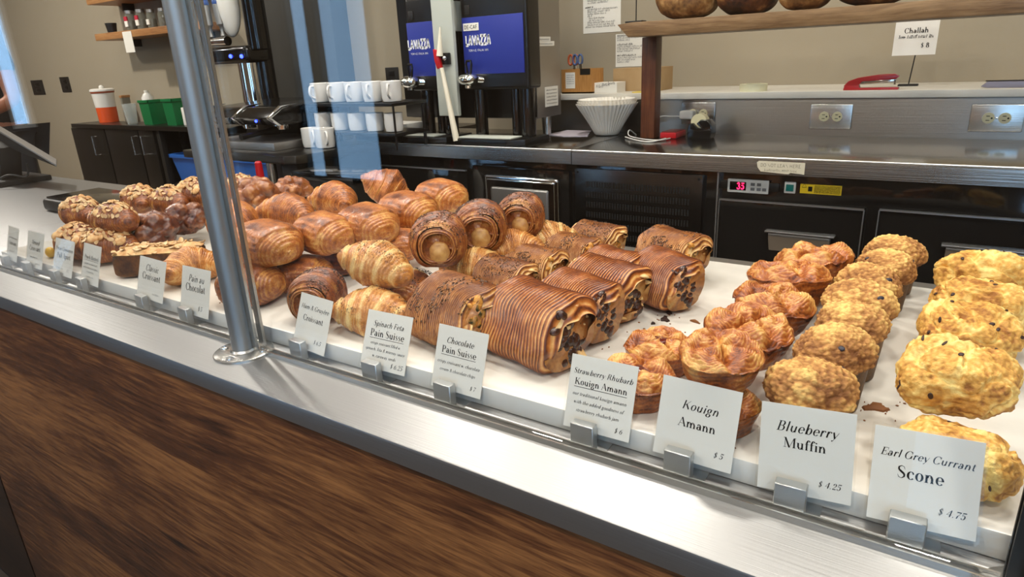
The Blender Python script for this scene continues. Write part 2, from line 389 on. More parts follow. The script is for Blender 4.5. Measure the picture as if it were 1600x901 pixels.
# ------------------------------------------------------------------ surfaces of the room
YW, YL, XL, XR, YF, ZCEIL = 2.80, 2.41, -8.0, 2.2, -3.6, 3.0
ZC, ZB, ZK, YG = .80, .826, .91, .535       # sales counter, serving board, back counter, glass
M('wall_paint', '#9b907b', .75, bump=.0004, bscale=300, spec=.25)
M('floor_dark', '#3a332c', .5, col2='#443b33', vscale=3)
M('wall_dark', '#57493b', .75)
M('ceiling_paint', '#e6e0d4', .8)
M('floor_tile', '#8a7a68', .45, col2='#9a8a78', vscale=3)
M('white_paint', '#cfcac0', .5)
M('black_paint', '#1b1a17', .55)
M('dark_column', '#33312a', .6, bump=.0003, bscale=200)
M('door_brown', '#3a2c22', .5)
M('steel', (.56, .55, .52, 1), .26, 1., bump=.00035, bscale=1.0, stretch=(3, 420, 420), rvar=0)
M('steel_bright', (.78, .77, .74, 1), .35, 1.)
M('steel_back', (.33, .315, .29, 1), .15, 1., bump=.00012, bscale=1.0, stretch=(3, 300, 300))
M('dark_steel', (.10, .098, .094, 1), .24, 1., bump=.0015, bscale=4.)
M('steel_top', (.40, .397, .388, 1), .36, 1., bump=.00022, bscale=1.0, stretch=(4, 500, 500))
M('steel_dull', (.40, .385, .36, 1), .42, 1., bump=.0003, bscale=1.0, stretch=(3, 300, 300))
M('steel_tube', (.32, .318, .305, 1), .50, 1.)
M('chrome', (.82, .82, .80, 1), .08, 1.)
M('black_steel', (.009, .0085, .008, 1), .06, .0, spec=.6, bump=.0060, bscale=4.2, stretch=(1, 1, 1.6))
for n_ in MATS['black_steel'].node_tree.nodes:
    if n_.type == 'TEX_NOISE': n_.inputs['Detail'].default_value = .5
M('black_gloss', '#0c0b0a', .12, spec=.6)
M('black_matte', '#141310', .5)
M('near_black', '#1d1b18', .38)
M('grille_dark', '#050505', .7)
M('aluminium', (.50, .51, .50, 1), .34, 1., bump=.0002, bscale=1200)
M('card', '#e6e2d8', .55, spec=.3)
M('print', '#0e0d0d', .6, spec=.2)
M('print_grey', '#4b4844', .7, spec=.2)
M('paper', '#e6e2d6', .7, spec=.2)
M('marble', '#dedad0', .24, col2='#cbc7bd', vscale=5, lo=.45, hi=.8, stretch=(1, 3, 1), spec=.5)
pane_mat('glass_pane', (.99, .992, .988, 1), 1.0)
pane_mat('acrylic', (.985, .985, .98, 1), .35)
pane_mat('window_glass', (1, 1, 1, 1), .6)
M('glass_edge', '#7d8a80', .15, spec=.6)
def wood_mat(name, a, b, c, plank=.16, grain=(3.4, 48, 48), rough=.42, knots=True):
    m, nt, bs = _new(name); L = nt.links.new
    tc = nd(nt, 'ShaderNodeTexCoord'); sp = nd(nt, 'ShaderNodeSeparateXYZ'); L(tc.outputs['Object'], sp.inputs[0])
    dv = nd(nt, 'ShaderNodeMath', operation='DIVIDE'); dv.inputs[1].default_value = plank; L(sp.outputs['Z'], dv.inputs[0])
    fl = nd(nt, 'ShaderNodeMath', operation='FLOOR'); L(dv.outputs[0], fl.inputs[0])
    wn = nd(nt, 'ShaderNodeTexWhiteNoise', noise_dimensions='1D'); L(fl.outputs[0], wn.inputs['W'])
    big = nd(nt, 'ShaderNodeTexNoise', Scale=1., Detail=3.); mp0 = nd(nt, 'ShaderNodeMapping'); mp0.inputs['Scale'].default_value = (1.6, 7, 7)
    ad = nd(nt, 'ShaderNodeVectorMath', operation='ADD'); L(tc.outputs['Object'], ad.inputs[0])
    cb = nd(nt, 'ShaderNodeCombineXYZ'); ml = nd(nt, 'ShaderNodeMath', operation='MULTIPLY'); ml.inputs[1].default_value = 7.
    L(wn.outputs['Value'], ml.inputs[0]); L(ml.outputs[0], cb.inputs['X']); L(ml.outputs[0], cb.inputs['Y']); L(cb.outputs[0], ad.inputs[1])
    L(ad.outputs[0], mp0.inputs['Vector']); L(mp0.outputs['Vector'], big.inputs['Vector'])
    # grain lines bent by the broad figure
    wp = nd(nt, 'ShaderNodeVectorMath', operation='MULTIPLY_ADD'); wp.inputs[1].default_value = (0, 0, .05)
    L(big.outputs['Color'], wp.inputs[0]); L(ad.outputs[0], wp.inputs[2])
    mp = nd(nt, 'ShaderNodeMapping'); mp.inputs['Scale'].default_value = grain; L(wp.outputs[0], mp.inputs['Vector'])
    g = nd(nt, 'ShaderNodeTexNoise', Scale=3.2, Detail=7., Roughness=.62); L(mp.outputs['Vector'], g.inputs['Vector'])
    mp2 = nd(nt, 'ShaderNodeMapping'); mp2.inputs['Scale'].default_value = (grain[0] * 6, grain[1] * 11, grain[2] * 11); L(wp.outputs[0], mp2.inputs['Vector'])
    f = nd(nt, 'ShaderNodeTexNoise', Scale=1.6, Detail=3.); L(mp2.outputs['Vector'], f.inputs['Vector'])
    mx = nd(nt, 'ShaderNodeMath', operation='MULTIPLY_ADD'); mx.inputs[1].default_value = .55; L(g.outputs['Fac'], mx.inputs[0])
    m3 = nd(nt, 'ShaderNodeMath', operation='MULTIPLY'); m3.inputs[1].default_value = .45; L(big.outputs['Fac'], m3.inputs[0]); L(m3.outputs[0], mx.inputs[2])
    m4 = nd(nt, 'ShaderNodeMath', operation='MULTIPLY_ADD'); m4.inputs[1].default_value = .10; L(wn.outputs['Value'], m4.inputs[0]); L(mx.outputs[0], m4.inputs[2])
    m5 = nd(nt, 'ShaderNodeMath', operation='MULTIPLY_ADD'); m5.inputs[1].default_value = .14; L(f.outputs['Fac'], m5.inputs[0]); L(m4.outputs[0], m5.inputs[2])
    last = m5.outputs[0]
    if knots:
        mk = nd(nt, 'ShaderNodeMapping'); mk.inputs['Scale'].default_value = (2.1, 0.01, 6.5); L(wp.outputs[0], mk.inputs['Vector'])
        vo = nd(nt, 'ShaderNodeTexVoronoi', Scale=1.); vo.inputs['Randomness'].default_value = 1.; L(mk.outputs['Vector'], vo.inputs['Vector'])
        mr = nd(nt, 'ShaderNodeMapRange'); mr.inputs['From Min'].default_value = .0; mr.inputs['From Max'].default_value = .17; mr.inputs['To Min'].default_value = -.33; mr.inputs['To Max'].default_value = 0
        L(vo.outputs['Distance'], mr.inputs['Value'])
        ak = nd(nt, 'ShaderNodeMath', operation='ADD'); L(mr.outputs['Result'], ak.inputs[0]); L(last, ak.inputs[1]); last = ak.outputs[0]
    r = nd(nt, 'ShaderNodeValToRGB'); e = r.color_ramp.elements
    e[0].position = .44; e[0].color = C(a); e[1].position = .78; e[1].color = C(c); q = e.new(.60); q.color = C(b)
    L(last, r.inputs['Fac']); L(r.outputs['Color'], bs.inputs['Base Color'])
    bp = nd(nt, 'ShaderNodeBump', Strength=.6, Distance=.0006); L(last, bp.inputs['Height']); L(bp.outputs['Normal'], bs.inputs['Normal'])
    bs.inputs['Roughness'].default_value = rough; bs.inputs['Specular IOR Level'].default_value = .35
    return m
wood_mat('walnut_front', '#1a0e07', '#4c2c18', '#835731', plank=.20)
wood_mat('walnut_dark', '#1a100a', '#2b1c12', '#3c281a', plank=.3, knots=False)
wood_mat('oak_shelf', '#3b2a18', '#6e5234', '#917350', plank=.4, grain=(3, 40, 40), knots=False)
wood_mat('oak_light', '#6a4527', '#9a6a40', '#b98a58', plank=.4, grain=(3, 40, 40), knots=False)
wood_mat('post_wood', '#3a1d10', '#5a301b', '#744527', plank=9, grain=(40, 40, 2.5), knots=False)

# ------------------------------------------------------------------ the room
def slab(name, x0, x1, y0, y1, z0, z1, mat):
    return struct(MB().box(x0, x1, y0, y1, z0, z1).obj(name, mat, smooth=False))
FLO = -.26                                    # the shop floor lies a step below the floor behind the counter
slab('floor', XL - .1, XR + .1, YF - .1, .47, FLO - .1, FLO, 'floor_dark')
slab('floor_2', XL - .1, XR + .1, .47, YW + .1, FLO - .1, 0, 'floor_tile')
slab('ceiling', XL - .1, XR + .1, YF - .1, YW + .1, ZCEIL, ZCEIL + .1, 'ceiling_paint')
slab('wall_back', XL - .1, XR + .1, YW, YW + .1, 0, ZCEIL, 'wall_paint')
def wall_with_holes(name, axis, at, th, a0, a1, holes, mat):
    """holes: (a0, a1, z0, z1) sorted along the wall"""
    mb = MB(); p = a0
    def bx(u0, u1, z0, z1):
        if u1 - u0 < .002 or z1 - z0 < .002: return
        if axis == 'x': mb.box(u0, u1, at, at + th, z0, z1)
        else: mb.box(at, at + th, u0, u1, z0, z1)
    for h0, h1, z0, z1 in holes:
        bx(p, h0, FLO, ZCEIL); bx(h0, h1, FLO, z0); bx(h0, h1, z1, ZCEIL); p = h1
    bx(p, a1, FLO, ZCEIL)
    return struct(mb.obj(name, mat, smooth=False))
FRONT = [(-5.85, -5.52, .06, 2.75), (-5.44, -4.70, .06, 2.75), (.35, 1.95, .1, 2.7)]  # last opening is unseen, added to light the cards from the right
SIDE = [(-2.02, -1.80, .75, 2.7)]
wall_with_holes('wall_front', 'x', YF - .1, .1, XL - .1, XR + .1, FRONT, 'wall_dark')
wall_with_holes('wall_left', 'y', XL - .1, .1, YF, YW, SIDE, 'wall_dark')
for i, (a0, a1, z0, z1) in enumerate(FRONT):
    w = MB(); f = .035
    for q in ((a0, a0 + f, z0, z1), (a1 - f, a1, z0, z1), (a0 + f, a1 - f, z0, z0 + f), (a0 + f, a1 - f, z1 - f, z1)):
        w.box(q[0], q[1], YF - .09, YF - .02, q[2], q[3])
    o = struct(w.obj('window_%d' % (i + 1), 'black_paint', smooth=False))
    MB().box(a0 + f, a1 - f, YF - .062, YF - .056, z0 + f, z1 - f).obj('window_pane', 'window_glass', o, smooth=False)
RIGHT = [(-2.7, -1.2, .2, 2.7)]  # unseen window added for soft cool fill on the counter
wall_with_holes('wall_right', 'y', XR, .1, YF, YW, RIGHT, 'wall_paint')
a0, a1, z0, z1 = RIGHT[0]
w = MB()
for q in ((a0, a0 + .05, z0, z1), (a1 - .05, a1, z0, z1), (a0 + .05, a1 - .05, z0, z0 + .05), (a0 + .05, a1 - .05, z1 - .05, z1), ((a0 + a1) / 2 - .025, (a0 + a1) / 2 + .025, z0 + .05, z1 - .05)):
    w.box(XR + .02, XR + .09, q[0], q[1], q[2], q[3])
o = struct(w.obj('window_5', 'black_paint', smooth=False))
MB().box(XR + .056, XR + .062, a0 + .05, a1 - .05, z0 + .05, z1 - .05).obj('window_pane', 'window_glass', o, smooth=False)
a0, a1, z0, z1 = SIDE[0]
w = MB()
for q in ((a0, a0 + .04, z0, z1), (a1 - .04, a1, z0, z1), (a0 + .04, a1 - .04, z0, z0 + .04), (a0 + .04, a1 - .04, z1 - .04, z1)):
    w.box(XL - .09, XL - .02, q[0], q[1], q[2], q[3])
o = struct(w.obj('window_4', 'white_paint', smooth=False))
MB().box(XL - .062, XL - .056, a0 + .04, a1 - .04, z0 + .04, z1 - .04).obj('window_pane', 'window_glass', o, smooth=False)
# dark pilaster on the back wall and the dark doorway far left
p0, p1 = at_y(411, 60, YW - .12).x, at_y(522, 60, YW - .12).x
struct(MB().box(p0, p1, YW - .12, YW + .01, 0, ZCEIL, .004).obj('pillar_back', 'dark_column'))
d0 = at_y(46, 225, YW - .03).x
o = struct(MB().box(XL + .05, d0 - .12, YW - .03, YW + .02, 0, 2.1, .003).obj('door_1', 'door_brown'))
MB().box(d0 - .12, d0, YW - .05, YW + .02, 0, 2.18, .004).box(XL + .05, d0 - .12, YW - .05, YW + .02, 2.1, 2.18, .004).obj('door_frame', 'dark_column', o)
MB().ball((d0 - .2, YW - .07, 1.02), .03).cyl((d0 - .2, YW - .07, 1.02), (d0 - .2, YW - .02, 1.02), .012).obj('door_handle', 'chrome', o)

# ------------------------------------------------------------------ lamps: each a can in the ceiling with its own light
M('lamp_white', '#e8e2d6', .5)
for i, (x, y, z, r, wt) in enumerate(LAMPS):
    low = z < 2.8
    where = 'hanging over the pastry case' if low else ('recessed over the back counter' if y > 1 else 'recessed over the shop floor')
    t = thing('ceiling_lamp', 'round white lamp ' + where, 'lamp', (x, y, z), 'lamps ' + where)
    h = MB()
    h.lathe([(r * .98, z + .005), (r * 1.12, z), (r * 1.12, z + .10), (r * .8, z + .13), (.012, z + .14)], (x, y, 0), 32)
    h.obj('lamp_shade', 'lamp_white', t)
    c = MB()
    if z + .14 < ZCEIL - .01: c.cyl((x, y, z + .14), (x, y, ZCEIL), .012, n=12)
    else: c.cyl((x, y, z + .13), (x, y, ZCEIL), .04, n=16)
    c.obj('stem', 'lamp_white', t)
    ld = bpy.data.lights.new('lamp_light', 'AREA'); ld.shape = 'DISK'; ld.size = 2 * r * .92; ld.energy = wt; ld.color = WARM
    lo = bpy.data.objects.new('lamp_light', ld); COL.objects.link(lo); lo.parent = t; lo.location = (0, 0, -.003)
# ------------------------------------------------------------------ the sales counter
XA, XB = -3.9, .75                          # its two ends
t = thing('sales_counter', 'long walnut fronted sales counter under the steel worktop', 'counter', (-1.2, .9, 0))
MB().box(XA + .02, XB - .02, .462, .47, FLO, .05).obj('plinth', 'black_paint', t, smooth=False)
seam = at_y(22, 800, .46).x
MB().box(seam, XB, .458, .478, FLO + .02, ZC - .03, .001).obj('front_panel', 'walnut_front', t)
MB().box(XA, seam - .012, .458, .478, FLO + .02, ZC - .03, .001).obj('front_panel', 'walnut_dark', t, label='darker wood panel at the far end')
MB().box(seam - .013, seam + .001, .462, .482, FLO + .02, ZC - .03).obj('joint_strip', 'black_paint', t)
MB().box(XA, XB, .4825, 1.26, .0, ZC - .0125, .002).obj('carcass', 'walnut_dark', t)
top = MB()
pf = [(1.285, ZC), (.4515, ZC), (.4498, ZC - .0008), (.449, ZC - .0026), (.449, ZC - .027), (.457, ZC - .027), (.457, ZC - .012), (1.285, ZC - .012)]
top.prism([(XA, y, z) for y, z in pf], (XB - XA, 0, 0))
tag(top.obj('steel_worktop', 'steel_top'), 'brushed steel worktop with a folded front lip along the sales counter', 'worktop')
# ------------------------------------------------------------------ white serving board
bl, br = at_z(6, 391, ZB).x, .62
yb0, yb1 = at_z(800, 617, ZB).y, at_z(1112, 407, ZB).y
tag(MB().box(bl, br, yb0, yb1, ZC, ZB, .003).obj('serving_board', 'marble'), 'long white marble board that carries all the pastries', 'board')
# crumbs on it
rnd = random.Random(5)
M('crumb_brown', '#7a4a20', .7); M('crumb_dark', '#2a1610', .5)
cr = MB()
for i in range(60):
    px, py = rnd.choice([(1040, 495), (1085, 505), (1370, 640), (930, 545), (1000, 520), (330, 470), (1420, 620), (1150, 690)])
    q = at_z(px + rnd.gauss(0, 16), py + rnd.gauss(0, 9), ZB)
    if yb0 + .006 < q.y < yb1 - .01: cr.ball((q.x, q.y, ZB + .0006), (rnd.uniform(.0006, .002), rnd.uniform(.0006, .002), .0008), 6, 4)
tag(cr.obj('pastry_crumbs', 'crumb_brown'), 'fine brown crumbs scattered on the white board', 'crumbs', kind='stuff')
def flake(name, px, py, sx, sy, mat, label):
    q = at_z(px, py, ZB); mb = MB(); rr = random.Random(px)
    mb.lathe([(1., 0), (.9, .5), (.4, .9), (.02, 1)], (0, 0, 0), 9, wob=lambda a, j: 1 + .35 * math.sin(3 * a + px))
    mb.xf(Matrix.Translation(q) @ Matrix.Rotation(rr.uniform(0, 3), 4, 'Z') @ Matrix.Diagonal((sx, sy, .004, 1)))
    tag(mb.obj(name, mat), label, 'crumb')
flake('chocolate_flake', 1039, 499, .011, .006, 'crumb_dark', 'largest dark chocolate flake lying in the open middle of the board')
flake('chocolate_flake', 1045, 490, .005, .003, 'crumb_dark', 'small dark flake just behind the largest chocolate flake')
flake('chocolate_flake', 1020, 506, .003, .003, 'crumb_dark', 'round dark speck of chocolate left of the chocolate flake')
flake('crust_flake', 1086, 503, .008, .003, 'crumb_brown', 'thin orange crust flake left of the buns')
flake('crust_flake', 1368, 637, .013, .009, 'crumb_brown', 'crumpled brown flake beside the foremost muffin')

# ------------------------------------------------------------------ glass front: posts, panes and channel
def guard_post(px, label, z1=2.3, y=.52):
    b = at_z(px[0], px[1], ZC); x = b.x
    t = thing('guard_post', label, 'post', (x, y, ZC), 'steel guard posts')
    MB().cyl((x, y, ZC + .003), (x, y, z1), .0150, n=40).lathe([(.0150, z1), (.012, z1 + .006), (0, z1 + .008)], (x, y, 0), 40).obj('tube', 'steel_tube', t)
    MB().lathe([(.043, ZC), (.043, ZC + .003), (.041, ZC + .0045), (.019, ZC + .005), (.017, ZC + .008), (.0150, ZC + .008)], (x, y, 0), 48).obj('flange', 'steel', t)
    for a in (200, 290, 20, 110):
        sx, sy = x + .033 * math.cos(R(a)), y + .033 * math.sin(R(a))
        MB().lathe([(.006, ZC + .0046), (.0055, ZC + .0062), (.0035, ZC + .0068), (.003, ZC + .005), (0, ZC + .005)], (sx, sy, 0), 16).obj('screw', 'steel', t)
    for sx in (-1, 1):                       # U channel that takes the edge of the pane
        x0 = x + sx * .0135; x1 = x + sx * .0245
        m = MB(); m.box(min(x0, x1), max(x0, x1), YG - .009, YG - .0045, ZC + .005, z1 - .02); m.box(min(x0, x1), max(x0, x1), YG + .0045, YG + .009, ZC + .005, z1 - .02)
        m.obj('glass_channel', 'black_matte' if sx < 0 else 'steel', t)
    return x
xp1 = guard_post((381, 550), 'polished steel tube post between the two glass panes')
xp2 = xp1 + .9545
guard_post(tuple(project([(xp2, .52, ZC)])[0]), 'steel tube post at the near right end of the glass')
def pane(x0, x1, label):
    t = thing('glass_guard', label, 'glass pane', ((x0 + x1) / 2, YG, ZC + .004), 'front glass panes')
    MB().box(x0, x1, YG - .004, YG + .004, ZC + .004, 2.24, .0006, 1).obj('pane', 'glass_pane', t, smooth=False)
    MB().box(x0 + .004, x1 - .004, YG - .0062, YG - .0042, ZC, ZC + .007).box(x0 + .004, x1 - .004, YG + .0042, YG + .0062, ZC, ZC + .007).obj('rail', 'steel', t, smooth=False)
pane(xp1 + .022, xp2 - .022, 'clear glass pane right of the steel post')
pane(XA + .05, xp1 - .022, 'clear glass pane left of the steel post')
# cut edge of the pane seen at the near right end
# ------------------------------------------------------------------ price cards
CARDS = [  # what it says (words in label), x, z, yaw, lean, roll, w, h, lines
    ('Earl Grey Currant Scone', .016, -.3859, .0459, .3263, .0436, .0779, .0803, [('Earl Grey Currant', 'i', .86, .70, .5, 0), ('Scone', 'r', .44, .49, .46, 0), ('$ 4.75', 'i', .25, .19, .77, 0)]),
    ('Blueberry Muffin', -.075, -.3874, .0473, .2454, .066, .0785, .0819, [('Blueberry', 'i', .66, .70, .5, 0), ('Muffin', 'r', .46, .52, .49, 0), ('$ 4.25', 'i', .24, .14, .77, 0)]),
    ('Kouign Amann', -.1792, -.3868, .0086, .2895, -.0084, .0788, .0803, [('Kouign', 'i', .47, .64, .52, 0), ('Amann', 'r', .48, .42, .51, 0), ('$ 5', 'i', .12, .14, .82, 0)]),
    ('Strawberry Rhubarb Kouign Amann', -.2847, -.3864, .0202, .3309, .0067, .0775, .0807, [('Strawberry Rhubarb', 'i', .90, .75, .5, 0), ('Kouign Amann', 'r', .80, .60, .49, 1), ('our traditional kouign amann', 'i', .82, .455, .49, 0), ('with the added goodness of', 'i', .76, .345, .49, 0), ('strawberry rhubarb jam', 'i', .66, .235, .49, 0), ('$ 6', 'i', .12, .08, .83, 0)]),
    ('Chocolate Pain Suisse', -.4772, -.386, -.0111, .3396, .0053, .0775, .0792, [('Chocolate', 'i', .55, .73, .47, 0), ('Pain Suisse', 'r', .70, .57, .47, 1), ('crispy croissant w. chocolate', 'i', .86, .405, .49, 0), ('cream & chocolate chips', 'i', .72, .285, .49, 0), ('$ 7', 'i', .11, .09, .83, 0)]),
    ('Spinach Feta Pain Suisse', -.6022, -.3861, .0318, .3947, .0076, .0789, .0773, [('Spinach Feta', 'i', .68, .74, .5, 0), ('Pain Suisse', 'r', .76, .56, .5, 1), ('crispy croissant filled w.', 'i', .68, .42, .5, 0), ('spinach, feta & mornay sauce', 'i', .88, .31, .5, 0), ('w. caraway seeds', 'i', .53, .20, .5, 0), ('$ 6.25', 'i', .27, .07, .8, 0)]),
    ('Ham & Gruyère Croissant', -.7515, -.389, -.0434, .3657, -.0271, .0729, .080, [('Ham & Gruyère', 'i', .86, .73, .5, 0), ('Croissant', 'r', .62, .52, .5, 0), ('$ 6.5', 'i', .22, .15, .74, 0)]),
    ('Pain au Chocolat', -1.0411, -.3867, -.0533, .2805, .032, .0907, .0807, [('Pain au', 'i', .55, .70, .52, 0), ('Chocolat', 'r', .68, .50, .5, 0), ('$ 5', 'i', .14, .12, .70, 0)]),
    ('Classic Croissant', -1.1802, -.381, -.0467, .3171, .0009, .0951, .074, [('Classic', 'i', .48, .68, .5, 0), ('Croissant', 'r', .68, .47, .5, 0), ('?', 'i', .25, .13, .72, 0)]),
    ('Peach Bostock', -1.4058, -.3865, -.0643, .3193, .0071, .0819, .0793, [('Peach Bostock', 'i', .80, .62, .5, 1), ('?', 'i', .75, .48, .5, 0), ('?', 'i', .82, .38, .5, 0), ('?', 'i', .40, .28, .5, 0), ('?', 'i', .40, .16, .5, 0)]),
    ('Pecan Cinnamon Pull Apart', -1.5214, -.3848, -.0244, .3249, -.0065, .0889, .0753, [('Pecan Cinnamon', 'i', .90, .68, .5, 0), ('Pull Apart', 'r', .70, .48, .5, 0), ('?', 'i', .36, .17, .34, 0), ('$ 7', 'i', .12, .13, .78, 0)]),
    ('Almond Croissant', -1.6547, -.3856, -.031, .3102, .0031, .0851, .0772, [('Almond', 'i', .50, .66, .5, 0), ('Croissant', 'r', .68, .48, .5, 0), ('?', 'i', .44, .27, .45, 0), ('?', 'i', .24, .11, .7, 0)]),
    ('', -1.7691, -.3836, -.0789, .3154, .0007, .0686, .0751, [('?', 'i', .75, .66, .5, 0), ('Croissant', 'r', .68, .47, .5, 0), ('?', 'i', .45, .26, .45, 0)]),
]
for words, x, z, yaw, lean, roll, w, h, lines in CARDS:
    y = .556; z = z + EYE
    name_ = words if words else 'illegible first line and Croissant, leftmost of all cards'
    t = thing('price_card_holder', ('white price card reading %s in a steel clip' % name_) if words else 'white price card at the far left end of the row, print too faint to read', 'price card', (x, y, ZC), 'price cards along the glass')
    mt = Matrix.Translation((x, y, z)) @ Matrix.Rotation(yaw, 4, 'Z') @ Matrix.Rotation(-lean, 4, 'X') @ Matrix.Rotation(-roll, 4, 'Y')
    def fr(u, v, d=-.0011): return mt @ Vector((u, d, v))
    MB().box(-w / 2, w / 2, -.0002, .0002, 0, h, mtx=mt).obj('card', 'card', t, smooth=False)
    card = t.children[0]
    rr = random.Random(len(words))
    for s_, st, wf, yf, cf, ul in lines:
        L = MB()
        F = lambda u, v: fr(u, v, -.00035)
        if s_ == '?': scribble(L, wf * w, (cf - .5) * w, yf * h, h * .045, F, rr)
        else:
            lettering(L, s_, wf * w, (cf - .5) * w, yf * h, F, st)
            if ul: L.add([F((cf - .5 - wf / 2) * w, yf * h - .0028), F((cf - .5 + wf / 2) * w, yf * h - .0028), F((cf - .5 + wf / 2) * w, yf * h - .0022), F((cf - .5 - wf / 2) * w, yf * h - .0022)], [(0, 1, 2, 3)])
        L.obj('lettering', 'print', card, smooth=False)
    e = .0022
    s2 = MB(); s2.box(-w / 2 - e, w / 2 + e, -.0012, -.0007, -e, h + e, mtx=mt)
    s2.obj('clear_sleeve', 'acrylic', t, smooth=False)
    # clip: a steel block bent over, on a thin foot
    cx = -.009; zt = ZC + .029
    m2 = Matrix.Translation((x, y, 0)) @ Matrix.Rotation(yaw, 4, 'Z')
    c = MB(); c.box(cx - .0135, cx + .0135, -.0150, -.0035, ZC + .0012, zt, .0008, 1, mtx=m2)
    c.obj('clip', 'aluminium', t)
    c = MB(); c.box(cx - .0135, cx + .026, -.010, .0095, ZC, ZC + .0012, mtx=m2); c.obj('foot', 'steel', t, smooth=False)
# ------------------------------------------------------------------ pastries
pastry('crust_croissant', '#592508', '#b56826', '#ecbc6a', 95, .44, .0020, 230, .38, .5)
pastry('crust_rich', '#451d0a', '#96501f', '#e3aa58', 95, .44, .0020, 230, .36, .5)
pastry('crust_pale', '#7a3f14', '#c68238', '#f2cf88', 95, .42, .0018, 230, .38, .45)
pastry('crust_suisse', '#6b3714', '#bf8040', '#edca86', 60, .34, .0005, 420, .38, .35)
pastry('crust_choc_suisse', '#5c260a', '#b26526', '#eebb70', 45, .32, .0005, 420, .33, .45)
pastry('crust_kouign', '#5f260a', '#ab5c1e', '#e6b264', 85, .50, .0012, 320, .36, .32)
pastry('crumb_muffin', '#7a4a20', '#b37f44', '#eac474', 38, .46, .0016, 300, .7, .0)
pastry('crumb_scone', '#965e1e', '#daa54e', '#fae08e', 50, .48, .0022, 210, .65, .05)
pastry('sticky_dark', '#25100a', '#5c2d1b', '#a3683f', 45, .45, .0014, 200, .22, .6)
pastry('sticky_brown', '#43200e', '#87491f', '#bd8146', 45, .45, .0014, 200, .28, .45)
pastry('brioche_side', '#3f2210', '#75481f', '#d9b877', 55, .40, .0012, 260, .6, .0)
pastry('muffin_cup', '#2b1b0e', '#5b3f22', '#8a6636', 90, .5, .0007, 500, .6, .0)
M('almond_flake', '#b98d58', .5, col2='#e2c79a', vscale=60)
M('almond_paste', '#b9824a', .55, col2='#e0bc84', vscale=80, bump=.0006, bscale=300)
M('currant', '#33190f', .5, bump=.0005, bscale=500)
M('blueberry', '#23202e', .45)
M('seed_dark', '#2c241c', .5)
M('seed_caraway', '#4a3019', .5)
M('choc_filling', '#1d0d08', .25, col2='#4a2413', vscale=90, coat=.4, bump=.001, bscale=300)
M('spinach_filling', '#2c3312', .45, col2='#d0903c', vscale=85, lo=.42, hi=.58, bump=.0012, bscale=260)
M('ham_filling', '#a8703a', .4, col2='#d9a860', vscale=60, coat=.2)
M('ham_dark', '#35170e', .4)
M('cheese', '#ead9a4', .4, col2='#d0b070', vscale=50, coat=.2)
M('jam', '#5a1a10', .15, coat=.6)
M('peach', '#e8bd4c', .3, coat=.4)

def nz(p, s, seed=0.):
    return noise.noise(Vector((p[0] * s + seed * 3.7, p[1] * s - seed * 1.3, p[2] * s + seed * 5.1)))
def fbm(p, s, seed=0., o=3):
    a, t = 1., 0.
    for i in range(o): t += a * nz(p, s * 2 ** i, seed + i); a *= .5
    return t
def cells(p, s, seed=0.):
    d, _ = noise.voronoi(Vector((p[0] * s + seed, p[1] * s, p[2] * s - seed)))
    return d[0]
def sm(a, b, x):
    t = min(1., max(0., (x - a) / (b - a))); return t * t * (3 - 2 * t)
def grid(nu, nv, fn, wrap_v=True, cap=True):
    """u runs along, v around; fn -> (point, tone)"""
    V, T, F = [], [], []
    for i in range(nu):
        for j in range(nv):
            p, t = fn(i / (nu - 1), j / nv if wrap_v else j / (nv - 1)); V.append(tuple(p)); T.append(t)
    for i in range(nu - 1):
        for j in range(nv if wrap_v else nv - 1):
            k = (j + 1) % nv; F.append((i * nv + j, i * nv + k, (i + 1) * nv + k, (i + 1) * nv + j))
    if cap and wrap_v:
        for i, rev in ((0, True), (nu - 1, False)):
            c = np.mean(V[i * nv:(i + 1) * nv], 0); V.append(tuple(c)); T.append(T[i * nv]); ci = len(V) - 1
            for j in range(nv):
                k = (j + 1) % nv; F.append((ci, i * nv + k, i * nv + j) if rev else (ci, i * nv + j, i * nv + k))
    return V, F, T
def scatter(src, n, rnd, cond, lift=.0003):
    """points on a built grid: positions + normals where cond(p, nrm)"""
    V = [Vector(v) for v in src.v]; out = []; F = src.f
    for _ in range(n * 12):
        f = rnd.choice(F)
        if len(f) < 3: continue
        a, b, c = V[f[0]], V[f[1]], V[f[2]]; nn = (b - a).cross(c - a)
        if nn.length < 1e-12: continue
        nn.normalize(); u, w = rnd.random(), rnd.random()
        if u + w > 1: u, w = 1 - u, 1 - w
        p = a + (b - a) * u + (c - a) * w
        if nn.dot(p - Vector((0, 0, .02))) < 0: nn = -nn
        if cond(p, nn): out.append((p + nn * lift, nn))
        if len(out) >= n: break
    return out
def seeds(pts, rnd, L=.0024, Wd=.0007):
    mb = MB()
    for p, nn in pts:
        t = nn.orthogonal().normalized(); t = Matrix.Rotation(rnd.uniform(0, 6.3), 3, nn) @ t; b = nn.cross(t)
        l = L * rnd.uniform(.7, 1.2)
        V = [p - t * l * .5, p + b * Wd * .5, p + t * l * .5, p - b * Wd * .5, p + nn * Wd]
        mb.add(V, [(0, 1, 4), (1, 2, 4), (2, 3, 4), (3, 0, 4), (3, 2, 1, 0)])
    return mb
